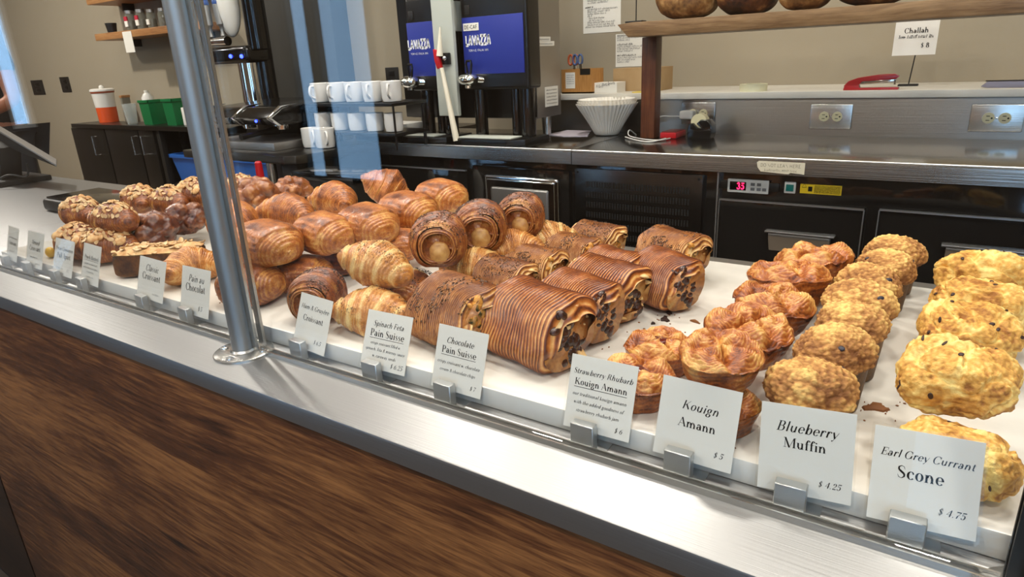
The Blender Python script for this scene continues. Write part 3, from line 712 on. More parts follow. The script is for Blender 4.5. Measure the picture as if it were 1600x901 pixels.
def flakes(pts, rnd, r=.0065):
    mb = MB()
    for p, nn in pts:
        nn = (nn + Vector((rnd.gauss(0, .28), rnd.gauss(0, .28), rnd.gauss(0, .1)))).normalized()
        t = Matrix.Rotation(rnd.uniform(0, 6.3), 3, nn) @ nn.orthogonal().normalized(); b = nn.cross(t)
        a = r * rnd.uniform(.7, 1.15); V = []
        for h in (0, .0009):
            for k in range(9):
                q = 2 * PI * k / 9; w = 1 - .28 * math.cos(q)
                V.append(p + t * a * math.cos(q) + b * a * .62 * w * math.sin(q) + nn * (h + .0012 + .0012 * math.cos(q * 2)))
        F = [tuple(range(9))[::-1], tuple(range(9, 18))] + [(k, (k + 1) % 9, 9 + (k + 1) % 9, 9 + k) for k in range(9)]
        mb.add(V, F)
    return mb

def mk_muffin(seed):
    rnd = random.Random(seed); zc = .056
    def top(u, v):
        a = 2 * PI * v
        if u < .22:
            k = u / .22; r = .036 + .0075 * math.sin(k * PI / 2); z = zc - .006 + .008 * k
        else:
            k = (u - .22) / .78; r = .0435 * math.cos(k * PI / 2) ** .72; z = zc + .002 + .034 * math.sin(k * PI / 2) ** .9
        r *= 1 + .06 * math.sin(2 * a + seed) + .035 * math.sin(3 * a + seed * 2)
        p = Vector((r * math.cos(a), r * math.sin(a), z)); n = Vector((p.x, p.y, (z - zc) * 1.3 + .004)).normalized()
        c = cells(p, 165, seed); b = fbm(p, 30, seed, 4)
        d = .0044 * b + .0036 * (.5 - c) + .0012 * nz(p, 420, seed)
        return p + n * d, .40 + .55 * b - .75 * (c - .45) + .25 * (k if u > .22 else -.5)
    V, F, T = grid(84, 150, top); m = MB().add(V, F, T)
    cup = MB().lathe([(.0295, 0), (.0305, .001), (.0365, zc), (.0372, zc + .001), (.0360, zc + .001)], (0, 0, 0), 72, wob=lambda a, j: 1 + .012 * math.sin(36 * a) * (j > 0))
    P = [('muffin_top', m, 'crumb_muffin', None), ('paper_cup', cup, 'muffin_cup', None)]
    for p, nn in scatter(m, seed % 3, rnd, lambda p, n: p.z > zc + .016):
        b = MB(); q = nn.to_track_quat('Z', 'Y').to_matrix().to_4x4()
        b.ball(p - nn * .0015, (.0050, .0036, .0021), 12, 8, q); P.append(('blueberry', b, 'blueberry', None))
    return P
def mk_scone(seed):
    rnd = random.Random(seed)
    def f(u, v):
        th = PI * (u - .5); a = 2 * PI * v
        e = .62; cs = lambda w: math.copysign(abs(math.cos(w)) ** e, math.cos(w)); sn = lambda w: math.copysign(abs(math.sin(w)) ** e, math.sin(w))
        x = .054 * cs(th) * cs(a); y = .041 * cs(th) * sn(a); z = .030 * math.copysign(abs(math.sin(th)) ** .8, math.sin(th))
        if z < 0: z *= .85
        else: z *= 1.1 - .12 * (x / .054) ** 2
        y *= 1 - .13 * (x / .054)
        p = Vector((x, y, z + .026)); n = Vector((x / .054 ** 2, y / .041 ** 2, z / .03 ** 2)).normalized()
        b = fbm(p, 26, seed); c = cells(p, 200, seed); cr = abs(nz(p, 30, seed + 9))
        crack = -(.0030 * (1 - sm(0, .10, cr)))
        return p + n * (.0056 * b + .0020 * (.5 - c) + 1.7 * crack + .0022 * fbm(p, 95, seed + 3, 3)), .40 + .50 * (1 - sm(0, .22, cr)) + .40 * b - .6 * (c - .45)
    V, F, T = grid(96, 150, f); m = MB().add(V, F, T)
    P = [('crumb', m, 'crumb_scone', None)]
    for p, nn in scatter(m, 9, rnd, lambda p, n: p.z > .018):
        b = MB(); q = nn.to_track_quat('Z', 'Y').to_matrix().to_4x4() @ Matrix.Rotation(rnd.uniform(0, 3), 4, 'Z')
        b.ball(p - nn * .0002, (rnd.uniform(.0026, .0050), rnd.uniform(.0016, .003), .0011), 9, 6, q); P.append(('currant', b, 'currant', None))
    return P
def mk_kouign(seed, jam=False):
    rnd = random.Random(seed); n_p = 4
    H = .041
    def f(u, v):
        a = 2 * PI * v; lob = abs(math.cos(n_p / 2 * a + .5 * seed)) ** .55
        if u < .38:
            k = u / .38; r = .037 + .0100 * k ** .8; z = .001 + H * .80 * k
            p = Vector((r * math.cos(a), r * math.sin(a), z)); n = Vector((p.x, p.y, .0)).normalized()
            lam = math.sin(z * 900 + 2.5 * fbm(p, 40, seed) + 2 * math.sin(2 * a)); d = .0003 * lam * k + .0026 * fbm(p, 38, seed) + .0012 * (lob - .5) * k
            return p + n * d, .34 + .07 * lam + .36 * fbm(p, 40, seed)
        k = (u - .38) / .62; r0 = .0475 * (1 + .07 * (lob - .5))
        r = r0 * (1 - k) ** .85; rr = r / .0475
        z = H * .80 + (.009 + .007 * lob) * math.sin(min(1, (1 - rr) * 3.2) * PI / 2) - .007 * sm(.6, 1, 1 - rr) + .004 * sm(.88, 1, 1 - rr) - .011 * (1 - lob) * sm(.05, .45, 1 - rr) * (1 - sm(.85, 1, 1 - rr))
        p = Vector((r * math.cos(a), r * math.sin(a), z))
        # each petal is a fold of thin layers wound about its own centre
        pa = round((a + .25 * seed) * n_p / (2 * PI)) * 2 * PI / n_p - .25 * seed
        cx, cy = .021 * math.cos(pa), .021 * math.sin(pa); dd = math.hypot(p.x - cx, p.y - cy); an = math.atan2(p.y - cy, p.x - cx)
        lam = math.sin(dd * 2100 + 1.6 * an + 4.5 * fbm(p, 40, seed))
        b = fbm(p, 40, seed)
        return p + Vector((0, 0, .0004 * lam * sm(0, .15, rr) + .0056 * b * sm(0, .1, rr) + .0022 * nz(p, 120, seed))), .50 + .15 * lam + .60 * b + .10 * (1 - rr)
    V, F, T = grid(130, 160, f); m = MB().add(V, F, T)
    P = [('laminated_bun', m, 'crust_kouign', None)]
    if jam:
        j = MB().lathe([(.014, H - .006), (.013, H + .001), (.008, H + .0035), (0, H + .004)], (0, 0, 0), 24, wob=lambda a, jj: 1 + .22 * math.sin(3 * a + seed) + .1 * math.sin(5 * a))
        P.append(('jam', j, 'jam', 'dark red rhubarb jam in the middle'))
    return P
def sup(a, e):
    c, s = math.cos(a), math.sin(a)
    return math.copysign(abs(c) ** e, c), math.copysign(abs(s) ** e, s)
def mk_suisse(seed, kind):
    """folded pillow of ribbed dough, open at both ends; its axis is x"""
    rnd = random.Random(seed); L, Wy, Hz = .116, .078, .076
    pitch = .0046 if kind == 'choc' else .0034
    def prof(v, lean=.012):
        a = 2 * PI * v; c, s = sup(a, .78)
        y = Wy * .5 * c * (1 - .10 * s); z = Hz * .5 * (s + 1)
        if s < 0: z = Hz * .5 * (1 + s * .98)
        return y + lean * (z / Hz - .5) * 2, z
    def f(u, v):
        x = L * (u - .5); y, z = prof(v); p = Vector((x, y, z)); q = Vector((0, y, z - Hz * .5)); n = q.normalized()
        b = fbm(p, 22, seed, 2)
        ph = 2 * PI * (x + .0022 * nz((y, z, x), 28, seed) + .06 * (z - .04) * math.sin(seed)) / pitch
        rib = math.sin(ph); rid = rib if rib > 0 else rib * .7
        end = 1 - abs(2 * u - 1); drop = -(.016 * (1 - sm(0, .17, end)))
        top = sm(.0, Hz, z)
        t = .40 - .42 * rib + .22 * b - .08 * top + .30 * (1 - sm(.0, .10, end)) + .22 * nz((x * 6, y * .3, z * .3), 160, seed)
        return p + n * (.0013 * rid * sm(0, .12, end) + drop + .0030 * b) + Vector((.012 * nz((y, z, (u > .5) * 1.), 28, seed) * (2 * u - 1) + .12 * (z - .04) * (1 if u > .5 else -1) * sm(.3, .5, abs(u - .5)), 0, 0)), t
    V, F, T = grid(220, 72, f, cap=False); m = MB().add(V, F, T)
    crust = 'crust_choc_suisse' if kind == 'choc' else 'crust_suisse'
    # layers inside the open ends, set back from the rim
    core = MB()
    for sx in (-1, 1):
        def g(u, v):
            y, z = prof(v); k = (1 - u); p = Vector((0, y * k, Hz * .47 + (z - Hz * .47) * k))
            lam = math.sin(k * 26 + 3 * fbm(p, 30, seed + sx))
            x = sx * (L * .5 - .004 - .016 * sm(0, .30, u) + .030 * fbm((p.x + sx, p.y, p.z), 60, seed, 3) * sm(0, .2, u) + .0026 * lam)
            return Vector((x, p.y * .84, p.z * .90 + .003)), .30 + .20 * lam + .7 * fbm((sx, p.y, p.z), 60, seed)
        V, F, T = grid(26, 60, g); core.add(V, F, T)
    P = [('ribbed_crust', m, crust, None), ('inner_dough', core, 'crust_suisse', 'pale layered dough inside the open end')]
    fill = MB()
    for sx in (-1, 1):
        for i in range((120 if kind == 'choc' else 80) if sx > 0 else 10):
            q_ = rnd.uniform(-1, 1); yy, zz = .018 * q_ + rnd.gauss(0, .005), Hz * .47 - .022 * q_ + rnd.gauss(0, .011); s_ = rnd.uniform(.003, .0085)
            zz = min(max(zz, .010), Hz - .012); yy += .012 * (zz / Hz - .5) * 2
            mt = Matrix.Rotation(rnd.uniform(0, 3), 4, 'X')
            fill.ball((sx * (L * .5 - .010 + rnd.uniform(-.004, .006)), yy, zz), (s_ * .8, s_ * rnd.uniform(.5, 1.2), s_), 10, 7, mt)
    P.append(('filling', fill, 'choc_filling' if kind == 'choc' else 'spinach_filling', 'dark chocolate filling' if kind == 'choc' else 'spinach and feta filling'))
    if kind != 'choc':
        P.append(('caraway_seeds', seeds(scatter(m, 300, rnd, lambda p, n: n.z > .15 and p.z > .03 and abs(p.x) < L * .42 and nz(p, 30, seed) > -.12), rnd, .0050, .0017), 'seed_caraway', None))
    return P
def mk_roll(seed, hole=False, seedy=False, rich=False):
    """rolled pillow: smooth flaky wrap in the middle, layered ends; its axis is x"""
    rnd = random.Random(seed); L = .118 if not hole else .096; ry, rz = (.047, .032) if not hole else (.045, .043)
    wrap = .60 if not hole else .86
    def f(u, v):
        t = 2 * u - 1; a = 2 * PI * v
        c, s = sup(a, .9 if hole else .80)
        if not hole: sc_ = max(0., 1 - abs(t) ** 3.0) ** .46 * (1 - .08 * t * t)
        else: sc_ = max(.0, 1 - .24 * abs(t) ** 2.4)
        edge = wrap + .05 * math.sin(a + seed) + .04 * nz((math.cos(a), math.sin(a), t > 0), 1.2, seed)
        out = 1 - sm(edge - .02, edge + .03, abs(t))
        x = L * .5 * t; y = ry * c * sc_; z = rz * s * sc_
        if z < -rz * .72: z = -rz * .72 - (-rz * .72 - z) * .3
        p = Vector((x, y, z)); n = Vector((t * .4 * (1 - sc_), y / ry, z / rz)).normalized() if sc_ > .02 else Vector((t, 0, 0))
        sp = 70 * abs(t) ** 1.15 + 3.4 * math.cos(a + seed) + 4.6 * fbm(p, 22, seed, 2)
        lam = math.sin(sp); b = fbm(p, 30, seed)
        fine = nz((p.x * 5, p.y, p.z), 120, seed)
        if hole: band = math.sin(3.2 * t * 2.6 + a * 1.0 + seed); lam2 = math.sin(30 * t * 2.6 + a * 1.0 + 2 * fbm(p, 20, seed, 2))
        else: band = 0; lam2 = math.sin((s * 13 + 1.5 * fbm(p, 24, seed, 2)) * 2)
        d = out * (.0034 + .0010 * b + .0006 * fine + .0005 * lam2) + (1 - out) * (.0007 * lam) + .0022 * fbm(p, 14, seed, 2) + (.0018 * sm(-.2, .2, band) if hole else 0)
        tn = out * (.36 + .26 * b + .10 * fine + .10 * lam2 + (.22 * (1 - sm(-.75, -.2, band)) if hole else 0)) + (1 - out) * (.56 + .10 * lam + .25 * b) - .10 * sm(.2, 1, s) * out
        return p + n * d + Vector((0, 0, rz * .78)), tn
    V, F, T = grid(110, 96, f, cap=not hole); m = MB().add(V, F, T)
    crust = 'crust_rich' if rich else 'crust_croissant'
    P = [('flaky_crust', m, crust, None)]
    if hole:
        inner = MB(); fil = MB()
        for sx in (-1, 1):
            def g(u, v):      # rolled rim turning inwards
                a = 2 * PI * v; c, s = sup(a, .9); k = .765
                w = 1 - .42 * min(1, u * 1.6) ** .8; x = sx * (L * .5 + .005 * math.sin(min(1, u * 1.8) * PI) - .045 * max(0, u - .35) ** 1.0)
                z = rz * s * k * w
                if z < -rz * .72 * w: z = -rz * .72 * w
                p = Vector((x, ry * c * k * w, z + rz * .78)); lam = math.sin(u * 34 + 1.4 * a)
                return p + Vector((sx * .0012 * lam, 0, 0)), .48 + .18 * lam - .1 * u  # tone falls inward: shade of the hole put into the crust colour
            V, F, T = grid(30, 64, g, cap=True); inner.add(V, F, T)
        q = Matrix.Rotation(.2, 4, 'Z')
        fil.lathe([(.0155, 0), (.0175, .02), (.0195, .048), (.0185, .055), (.0155, .059), (.0125, .0588), (.0105, .0605), (.0075, .060), (.0055, .0615), (0, .0612)], (-.006, .003, rz * .54), 28, wob=lambda a, j: 1 + .06 * math.sin(2 * a + j * .4) + .03 * math.sin(7 * a + j), axis=(1, 0, 0))
        fil.ball((-L * .5 + .010, 0, rz * .5), (.02, .013, .012), 16, 10)
        P += [('rolled_end', inner, crust, None), ('ham_roll', fil, 'ham_filling', 'pale cheese glazed roll end showing in the hole')]
        lip = MB(); pts = []
        for i in range(15):
            a = PI * (.08 + .84 * i / 14); pts.append((L * .5 - .008 + .002 * math.sin(i * 2.1), .003 + .020 * math.cos(a), rz * .56 + .016 * math.sin(a) + .0015 * math.sin(i * 1.7)))
        lip.tube(pts, [.0012 + .001 * math.sin(i * 1.3) ** 2 for i in range(15)], 8); P.append(('ham_slice', lip, 'ham_dark', 'dark baked edge of ham'))
    if seedy:
        P.append(('seeds', seeds(scatter(m, 750, rnd, lambda p, n: n.z > .15 and p.z > rz * .8 and nz(p, 34, seed) > -.05), rnd, .0030, .0013), 'seed_dark', None))
    return P
def mk_croissant(seed, bend=1.0, seedy=False, almond=False, rich=False, fat=1.0, point=False):
    """crescent wound from a tapering sheet: stepped bands from the middle out; the spine lies along x and bends towards -y"""
    rnd = random.Random(seed); Lc = .150; Rm = .041 * fat; nb = 3.4 if not seedy else 2.7
    def f(u, v):
        t = 2 * u - 1; a = 2 * PI * v; at = abs(t)
        th = bend * t * .9; Rb = Lc / (2 * .9 * max(bend, .05))
        cx, cy = Rb * math.sin(th), Rb * math.cos(th) - Rb
        tx = Vector((math.cos(th), -math.sin(th), 0)); nx = Vector((math.sin(th), math.cos(th), 0))
        tap = max(0., 1 - at ** 2.3) ** .62 * (1 - .30 * at) if not point else 1.15 * max(0., 1 - at ** 1.35) ** .9
        w = at * nb + .10 * math.cos(a + (seed if t > 0 else -seed)) + .06 * nz((math.cos(a), math.sin(a), t), 1.5, seed)
        saw = w - math.floor(w); band = math.floor(w)
        stepd = .0058 * (1 - saw) * sm(0, .07, saw) if band > 0 else .0058 * (1 - saw * .6)
        r = Rm * tap + stepd * (.45 + .55 * tap)
        if tap <= .001: r = .0008
        y_, z_ = r * math.cos(a), r * math.sin(a) * .92
        if z_ < -Rm * .62: z_ = -Rm * .62 - (-Rm * .62 - z_) * .25
        p = Vector((cx, cy, 0)) + nx * y_ + Vector((0, 0, z_))
        lam = math.sin(saw * 2 * PI * 4.6 + 4.6 * fbm(p, 26, seed, 2)); b = fbm(p, 30, seed)
        n = (nx * math.cos(a) + Vector((0, 0, math.sin(a))))
        edge = 1 - sm(.03, .22, saw) if band > 0 else 0
        tn = .36 + .28 * b + .09 * lam + .28 * edge + .16 * sm(.6, 1, saw) - .08 * math.sin(a)
        if seedy: tn = .78 + .2 * b + .06 * lam - .36 * sm(.12, .3, saw) * (1 - sm(.70, .92, saw))
        return p + n * (.0006 * lam + .0012 * b) + Vector((0, 0, Rm * .66)), tn
    V, F, T = grid(120, 88, f); m = MB().add(V, F, T)
    P = [('flaky_crust', m, 'crust_rich' if rich else ('crust_pale' if seedy or bend > 1 else 'crust_croissant'), None)]
    if seedy: P.append(('seeds', seeds(scatter(m, 380, rnd, lambda p, n: n.z > .35 and p.z > Rm * .9 and nz(p, 34, seed) > -.05), rnd, .0024, .0010), 'seed_dark', None))
    if almond:
        V2 = [Vector(v) for v in m.v]
        fl = scatter(m, 70, rnd, lambda p, n: n.z > .35 and p.z > Rm * .95 and abs(p.x) < .055, .0006)
        ps = MB()
        for p, nn in scatter(m, 16, rnd, lambda p, n: n.z > .5 and abs(p.x) < .05):
            ps.ball(p - nn * .001, (rnd.uniform(.008, .014), rnd.uniform(.007, .011), .004), 14, 8, nn.to_track_quat('Z', 'Y').to_matrix().to_4x4())
        P.append(('almond_paste', ps, 'almond_paste', 'pale almond paste on top')); P.append(('almond_flakes', flakes(fl, rnd), 'almond_flake', None))
    return P
def mk_pullapart(seed, dark=False):
    rnd = random.Random(seed); lumps = []
    rx, ry, rz = (.058, .046, .040) if not dark else (.060, .046, .048)
    for i in range(26):
        a, b = rnd.uniform(0, 2 * PI), rnd.uniform(-.25, 1)
        s = math.sqrt(max(0, 1 - b * b)); lumps.append((Vector((rx * .72 * s * math.cos(a), ry * .72 * s * math.sin(a), rz * .72 * b)), rnd.uniform(.014, .021)))
    def f(u, v):
        th = PI * (u - .5); a = 2 * PI * v; d = Vector((math.cos(th) * math.cos(a), math.cos(th) * math.sin(a), math.sin(th)))
        r = .9 / math.sqrt((d.x / rx) ** 2 + (d.y / ry) ** 2 + (d.z / rz) ** 2) * .86
        r1 = r
        for c, q in lumps:
            b = d.dot(c); disc = b * b - c.length_squared + q * q
            if disc > 0: r = max(r, b + math.sqrt(disc))
        p = d * r
        if p.z < -rz * .7: p.z = -rz * .7 - (-rz * .7 - p.z) * .2
        b = fbm(p, 50, seed)
        return p * (1 + .06 * b + .03 * nz(p, 200, seed)) + Vector((0, 0, rz * .72)), .42 + .4 * b + 5 * (r - r1)
    V, F, T = grid(64, 100, f); return [('sticky_lumps', MB().add(V, F, T), 'sticky_dark' if dark else 'sticky_brown', None)]
def mk_bostock(seed):
    rnd = random.Random(seed); Lx, Ly, Lz = .135, .062, .040
    def f(u, v):
        th = PI * (u - .5); a = 2 * PI * v; e = .28
        c, s = sup(a, e); ct, st = sup(th, e)
        p = Vector((Lx * .5 * ct * c, Ly * .5 * ct * s, Lz * .5 * st)); b = fbm(p, 40, seed)
        n = Vector((p.x / Lx, p.y / Ly, p.z / Lz)).normalized()
        return p + n * (.0016 * b + .0008 * nz(p, 300, seed)) + Vector((0, 0, Lz * .5)), .30 + .4 * b + .3 * (st > .8)
    V, F, T = grid(70, 100, f); m = MB().add(V, F, T)
    def g(u, v):
        a = 2 * PI * v; c, s = sup(a, .4); k = 1 - u; p = Vector((Lx * .5 * c * k, Ly * .5 * s * k, 0)); b = fbm(p, 45, seed)
        return p * 1.015 + Vector((0, 0, Lz - .002 + .006 * sm(0, .25, u) + .003 * b * sm(0, .2, u))), .6
    V, F, T = grid(26, 70, g, cap=True); tp = MB().add(V, F, T)
    fl = flakes(scatter(tp, 80, rnd, lambda p, n: abs(n.z) > .3, .0004), rnd, .0062)
    return [('brioche_slice', m, 'brioche_side', None), ('almond_topping', tp, 'almond_paste', 'pale almond cream on top'), ('almond_flakes', fl, 'almond_flake', None)]
def mk_cut(seed):
    """half a filled croissant, cut face towards -x"""
    P = mk_roll(seed, seedy=True); rnd = random.Random(seed)
    m = P[0][1]; m.v = [(max(x, -.012), y, z) for x, y, z in m.v]
    def g(u, v):
        a = 2 * PI * v; k = 1 - u; p = Vector((-.0135 + .004 * fbm((0, k * math.cos(a), k * math.sin(a)), 3, seed), .043 * k * math.cos(a), .036 * k * math.sin(a) + .029)); return p, .9
    V, F, T = grid(18, 48, g); c = MB().add(V, F, T)
    P.append(('cheese_filling', c, 'cheese', 'pale melted cheese spilling from the cut face'))
    for i in range(5):
        c.ball((-.014 + rnd.uniform(-.004, .002), rnd.gauss(0, .018), .028 + rnd.gauss(0, .012)), (.005, .012, .007), 12, 8)
    return P
# ------------------------------------------------------------------ laying the pastries out
PRO = {}
def proto(key):
    """one of each shape, built once: returns (parts as meshes, all points)"""
    if key not in PRO:
        k, s = key[0], key[1]
        P = {'muffin': lambda: mk_muffin(s), 'scone': lambda: mk_scone(s), 'kouign': lambda: mk_kouign(s), 'jam': lambda: mk_kouign(s, True),
             'choc': lambda: mk_suisse(s, 'choc'), 'spin': lambda: mk_suisse(s, 'spin'), 'roll': lambda: mk_roll(s), 'rollr': lambda: mk_roll(s, rich=True),
             'ham': lambda: mk_roll(s, True, True, True), 'hamc': lambda: mk_croissant(s, .35, True, fat=1.02), 'crois': lambda: mk_croissant(s, .8), 'croisb': lambda: mk_croissant(s, 1.25, fat=1.1),
             'straight': lambda: mk_croissant(s, .3, fat=1.25, point=True), 'almond': lambda: mk_croissant(s, .45, almond=True, rich=True, fat=1.08), 'pull': lambda: mk_pullapart(s), 'pulld': lambda: mk_pullapart(s, True),
             'bostock': lambda: mk_bostock(s), 'cut': lambda: mk_cut(s)}[k]()
        PRO[key] = (P, np.concatenate([np.array(p[1].v) for p in P]), [])
    return PRO[key]
NAMES = {'muffin': 'blueberry_muffin', 'scone': 'currant_scone', 'kouign': 'kouign_amann', 'jam': 'rhubarb_kouign_amann', 'choc': 'chocolate_pain_suisse', 'spin': 'spinach_pain_suisse',
         'roll': 'pain_au_chocolat', 'rollr': 'pain_au_chocolat', 'ham': 'ham_croissant', 'hamc': 'ham_croissant', 'crois': 'butter_croissant', 'croisb': 'butter_croissant', 'straight': 'butter_croissant',
         'almond': 'almond_croissant', 'pull': 'pull_apart_bun', 'pulld': 'pull_apart_bun', 'bostock': 'bostock_slice', 'cut': 'ham_croissant'}
CAT = {'muffin': 'muffin', 'scone': 'scone', 'kouign': 'kouign amann', 'jam': 'kouign amann', 'choc': 'pain suisse', 'spin': 'pain suisse', 'roll': 'pain au chocolat', 'rollr': 'pain au chocolat',
       'ham': 'croissant', 'hamc': 'croissant', 'crois': 'croissant', 'croisb': 'croissant', 'straight': 'croissant', 'almond': 'croissant', 'pull': 'bun', 'pulld': 'bun', 'bostock': 'brioche slice', 'cut': 'croissant'}
GRP = {'muffin': 'blueberry muffins in a row', 'scone': 'currant scones at the near end', 'kouign': 'kouign amanns in a row', 'jam': 'strawberry rhubarb kouign amanns', 'choc': 'chocolate pains suisses', 'spin': 'spinach feta pains suisses',
       'pain au chocolat': 'pains au chocolat in the pile', 'croissant': 'croissants in the pile'}
STUFF = ('seeds', 'caraway_seeds', 'almond_flakes')
LOG = []
def lay(kind, seed, box, z, rot, label, smin=.85, smax=1.2):
    """stand one pastry with its underside at height z, turned by rot, where its outline fills the measured box"""
    P, A, made = proto((kind, seed))
    rm = np.array(Euler([R(a) for a in rot]).to_matrix()); Q = A @ rm.T
    x0, x1, y0, y1 = box; s = 1.; tc = [(x0 + x1) / 2, (y0 + y1) / 2]; zlo = Q[:, 2].min()
    for it in range(12):
        zc = z + s * (Q[:, 2].max() - zlo) * .5
        c = at_z(tc[0], tc[1], zc); loc = np.array([c.x, c.y, z - s * zlo])
        pr = project(Q * s + loc); b0, b1 = pr.min(0), pr.max(0)
        r = math.sqrt((x1 - x0) / (b1[0] - b0[0]) * (y1 - y0) / (b1[1] - b0[1]))
        s = min(smax, max(smin, s * r ** .8))
        tc[0] += ((x0 + x1) / 2 - (b0[0] + b1[0]) / 2) * .8; tc[1] += ((y0 + y1) / 2 - (b0[1] + b1[1]) / 2) * .8
    loc[1] = max(loc[1], .575 - s * Q[:, 1].min())
    LOG.append((kind, label[:34], [round(float(q), 3) for q in loc], round(s, 2), 'w%.2f h%.2f' % ((b1[0] - b0[0]) / (x1 - x0), (b1[1] - b0[1]) / (y1 - y0))))
    rot = [R(a) for a in rot]
    if made: t = dup(made[0], loc, rot, s, label)
    else:
        t = thing(NAMES[kind], label, CAT[kind], (0, 0, 0))
        for nm, mb, mat, pl in P:
            o = mb.obj(nm, mat, t, label=pl, angle=180 if nm not in ('paper_cup',) + STUFF else 50)
            if nm in STUFF: o['kind'] = 'stuff'
        t.location = loc; t.rotation_euler = rot; t.scale = (s,) * 3; made.append(t)
    t['group'] = GRP.get(kind) or GRP.get(CAT[kind]) or (CAT[kind] + 's at the far end')
    return t
B0, B1, B2_, = ZB + .0005, ZB + .058, ZB + .10
# scones, near right end
lay('scone', 1, (1393, 1592, 640, 792), B0, (0, 0, -8), 'bottom currant scone under the foremost one, half behind the last price card')
lay('scone', 2, (1397, 1602, 520, 655), B0 + .040, (22, 0, -4), 'foremost currant scone lying tilted on another scone')
lay('scone', 3, (1428, 1612, 466, 575), B0 + .02, (24, 0, 4), 'second currant scone from the front, leaning behind the foremost')
lay('scone', 1, (1453, 1622, 428, 520), B0 + .02, (22, 0, 170), 'third currant scone from the front, with a pale crack')
lay('scone', 2, (1460, 1622, 387, 475), B0 + .02, (18, 0, 185), 'rearmost currant scone against the dark fridge')
# blueberry muffins
MUF = ['foremost blueberry muffin just behind the muffin card', 'second blueberry muffin from the front, brown paper cup side showing', 'third blueberry muffin from the front, with a blue stain on top',
       'fourth blueberry muffin from the front', 'fifth blueberry muffin from the front', 'sixth blueberry muffin from the front, with one dark berry', 'rearmost and topmost blueberry muffin of the row']
MBX = [(1192, 1343, 553, 712), (1239, 1373, 500, 651), (1273, 1393, 464, 600), (1281, 1407, 434, 557), (1299, 1414, 410, 521), (1328, 1434, 387, 491), (1345, 1452, 366, 462)]
for i, (b, l) in enumerate(zip(MBX, MUF)):
    lay('muffin', 1 + i % 4, b, B0, (0, 0, 70 * i), l)
# kouign amanns
lay('kouign', 1, (1045, 1187, 600, 702), B0, (0, 0, 30), 'lowest kouign amann hidden behind its card under the foremost one')
lay('kouign', 2, (1048, 1198, 521, 620), B0 + .050, (6, 0, 10), 'foremost kouign amann, glossy, resting on another')
lay('kouign', 3, (1095, 1246, 471, 577), B0 + .03, (8, 0, 60), 'second kouign amann from the front with sugary right edge')
lay('kouign', 1, (1145, 1276, 436, 530), B0 + .025, (8, 0, 100), 'third kouign amann from the front with tight swirls')
lay('kouign', 2, (1172, 1296, 400, 485), B0 + .02, (8, 0, 200), 'fourth kouign amann from the front, pointed left corner')
lay('kouign', 3, (1214, 1331, 372, 455), B0 + .02, (10, 0, 250), 'rearmost kouign amann with petal shaped top')
lay('jam', 4, (940, 1052, 545, 652), B0, (0, 0, 20), 'strawberry rhubarb bun standing behind its own card')
lay('jam', 5, (967, 1096, 512, 590), B0 + .0, (0, 0, 75), 'strawberry rhubarb bun farther back, dark caramel edge')
# pains suisses
lay('choc', 1, (750, 930, 424, 589), B0, (0, 0, -16), 'foremost and largest chocolate pain suisse, fully in view')
lay('choc', 2, (838, 965, 405, 548), B0, (0, 0, -18), 'second chocolate pain suisse from the front')
lay('choc', 3, (880, 1014, 388, 512), B0, (0, 0, -16), 'third chocolate pain suisse with pale torn dough end')
lay('choc', 1, (905, 1016, 377, 472), B0, (0, 0, -18), 'fourth chocolate pain suisse, squeezed between two others')
lay('choc', 2, (980, 1092, 373, 495), B0, (0, 0, -30), 'chocolate pain suisse tilted upright at the right of its row')
lay('spin', 1, (985, 1116, 350, 442), B0, (0, 0, -22), 'spinach pain suisse lying alone at the far right with crusted end')
lay('spin', 2, (640, 784, 412, 560), B0, (0, 0, -14), 'foremost spinach pain suisse covered in caraway seeds')
lay('spin', 3, (732, 842, 396, 480), B0 + .01, (0, 0, -10), 'second spinach pain suisse behind the foremost seeded one')
lay('spin', 1, (788, 884, 378, 455), B0 + .01, (0, 0, -10), 'third spinach pain suisse of the seeded row')
lay('spin', 2, (850, 934, 361, 432), B0 + .01, (0, 0, -8), 'fourth spinach pain suisse of the seeded row')
lay('spin', 3, (892, 974, 346, 408), B0 + .01, (0, 0, -12), 'rearmost spinach pain suisse in front of the vent grille')
# ham and gruyere croissants
lay('ham', 1, (451, 540, 416, 503), B0, (0, 0, -60), 'dark ham croissant behind the ham and gruyère card, hole facing front')
lay('hamc', 2, (522, 642, 441, 530), B0, (0, 0, 15), 'pale banded ham croissant low behind the spinach card')
lay('hamc', 3, (525, 648, 374, 450), B1, (0, 12, 10), 'upper banded ham croissant resting on the one below')
lay('cut', 1, (596, 678, 412, 492), B0, (0, 0, -70), 'split ham croissant spilling pale cheese')
lay('ham', 3, (633, 736, 332, 413), B1 + .01, (0, 0, -52), 'seeded ham croissant with the widest hole and curled end')
lay('ham', 1, (704, 795, 311, 391), B1 + .01, (0, 0, -56), 'middle seeded ham croissant of the three in a line')
lay('ham', 3, (772, 854, 300, 371), B1 + .01, (0, 0, -62), 'seeded ham croissant in front of the polished steel panel')
lay('hamc', 2, (704, 782, 391, 440), B0 + .02, (0, 0, 20), 'pale ham croissant tucked under the widest holed one')
lay('croisb', 1, (770, 834, 363, 415), B0 + .03, (0, 0, 40), 'light yellow croissant wedged between seeded rows')
lay('hamc', 3, (824, 888, 343, 400), B0 + .03, (0, 0, 50), 'light croissant with seeds beside the farthest ham croissant')
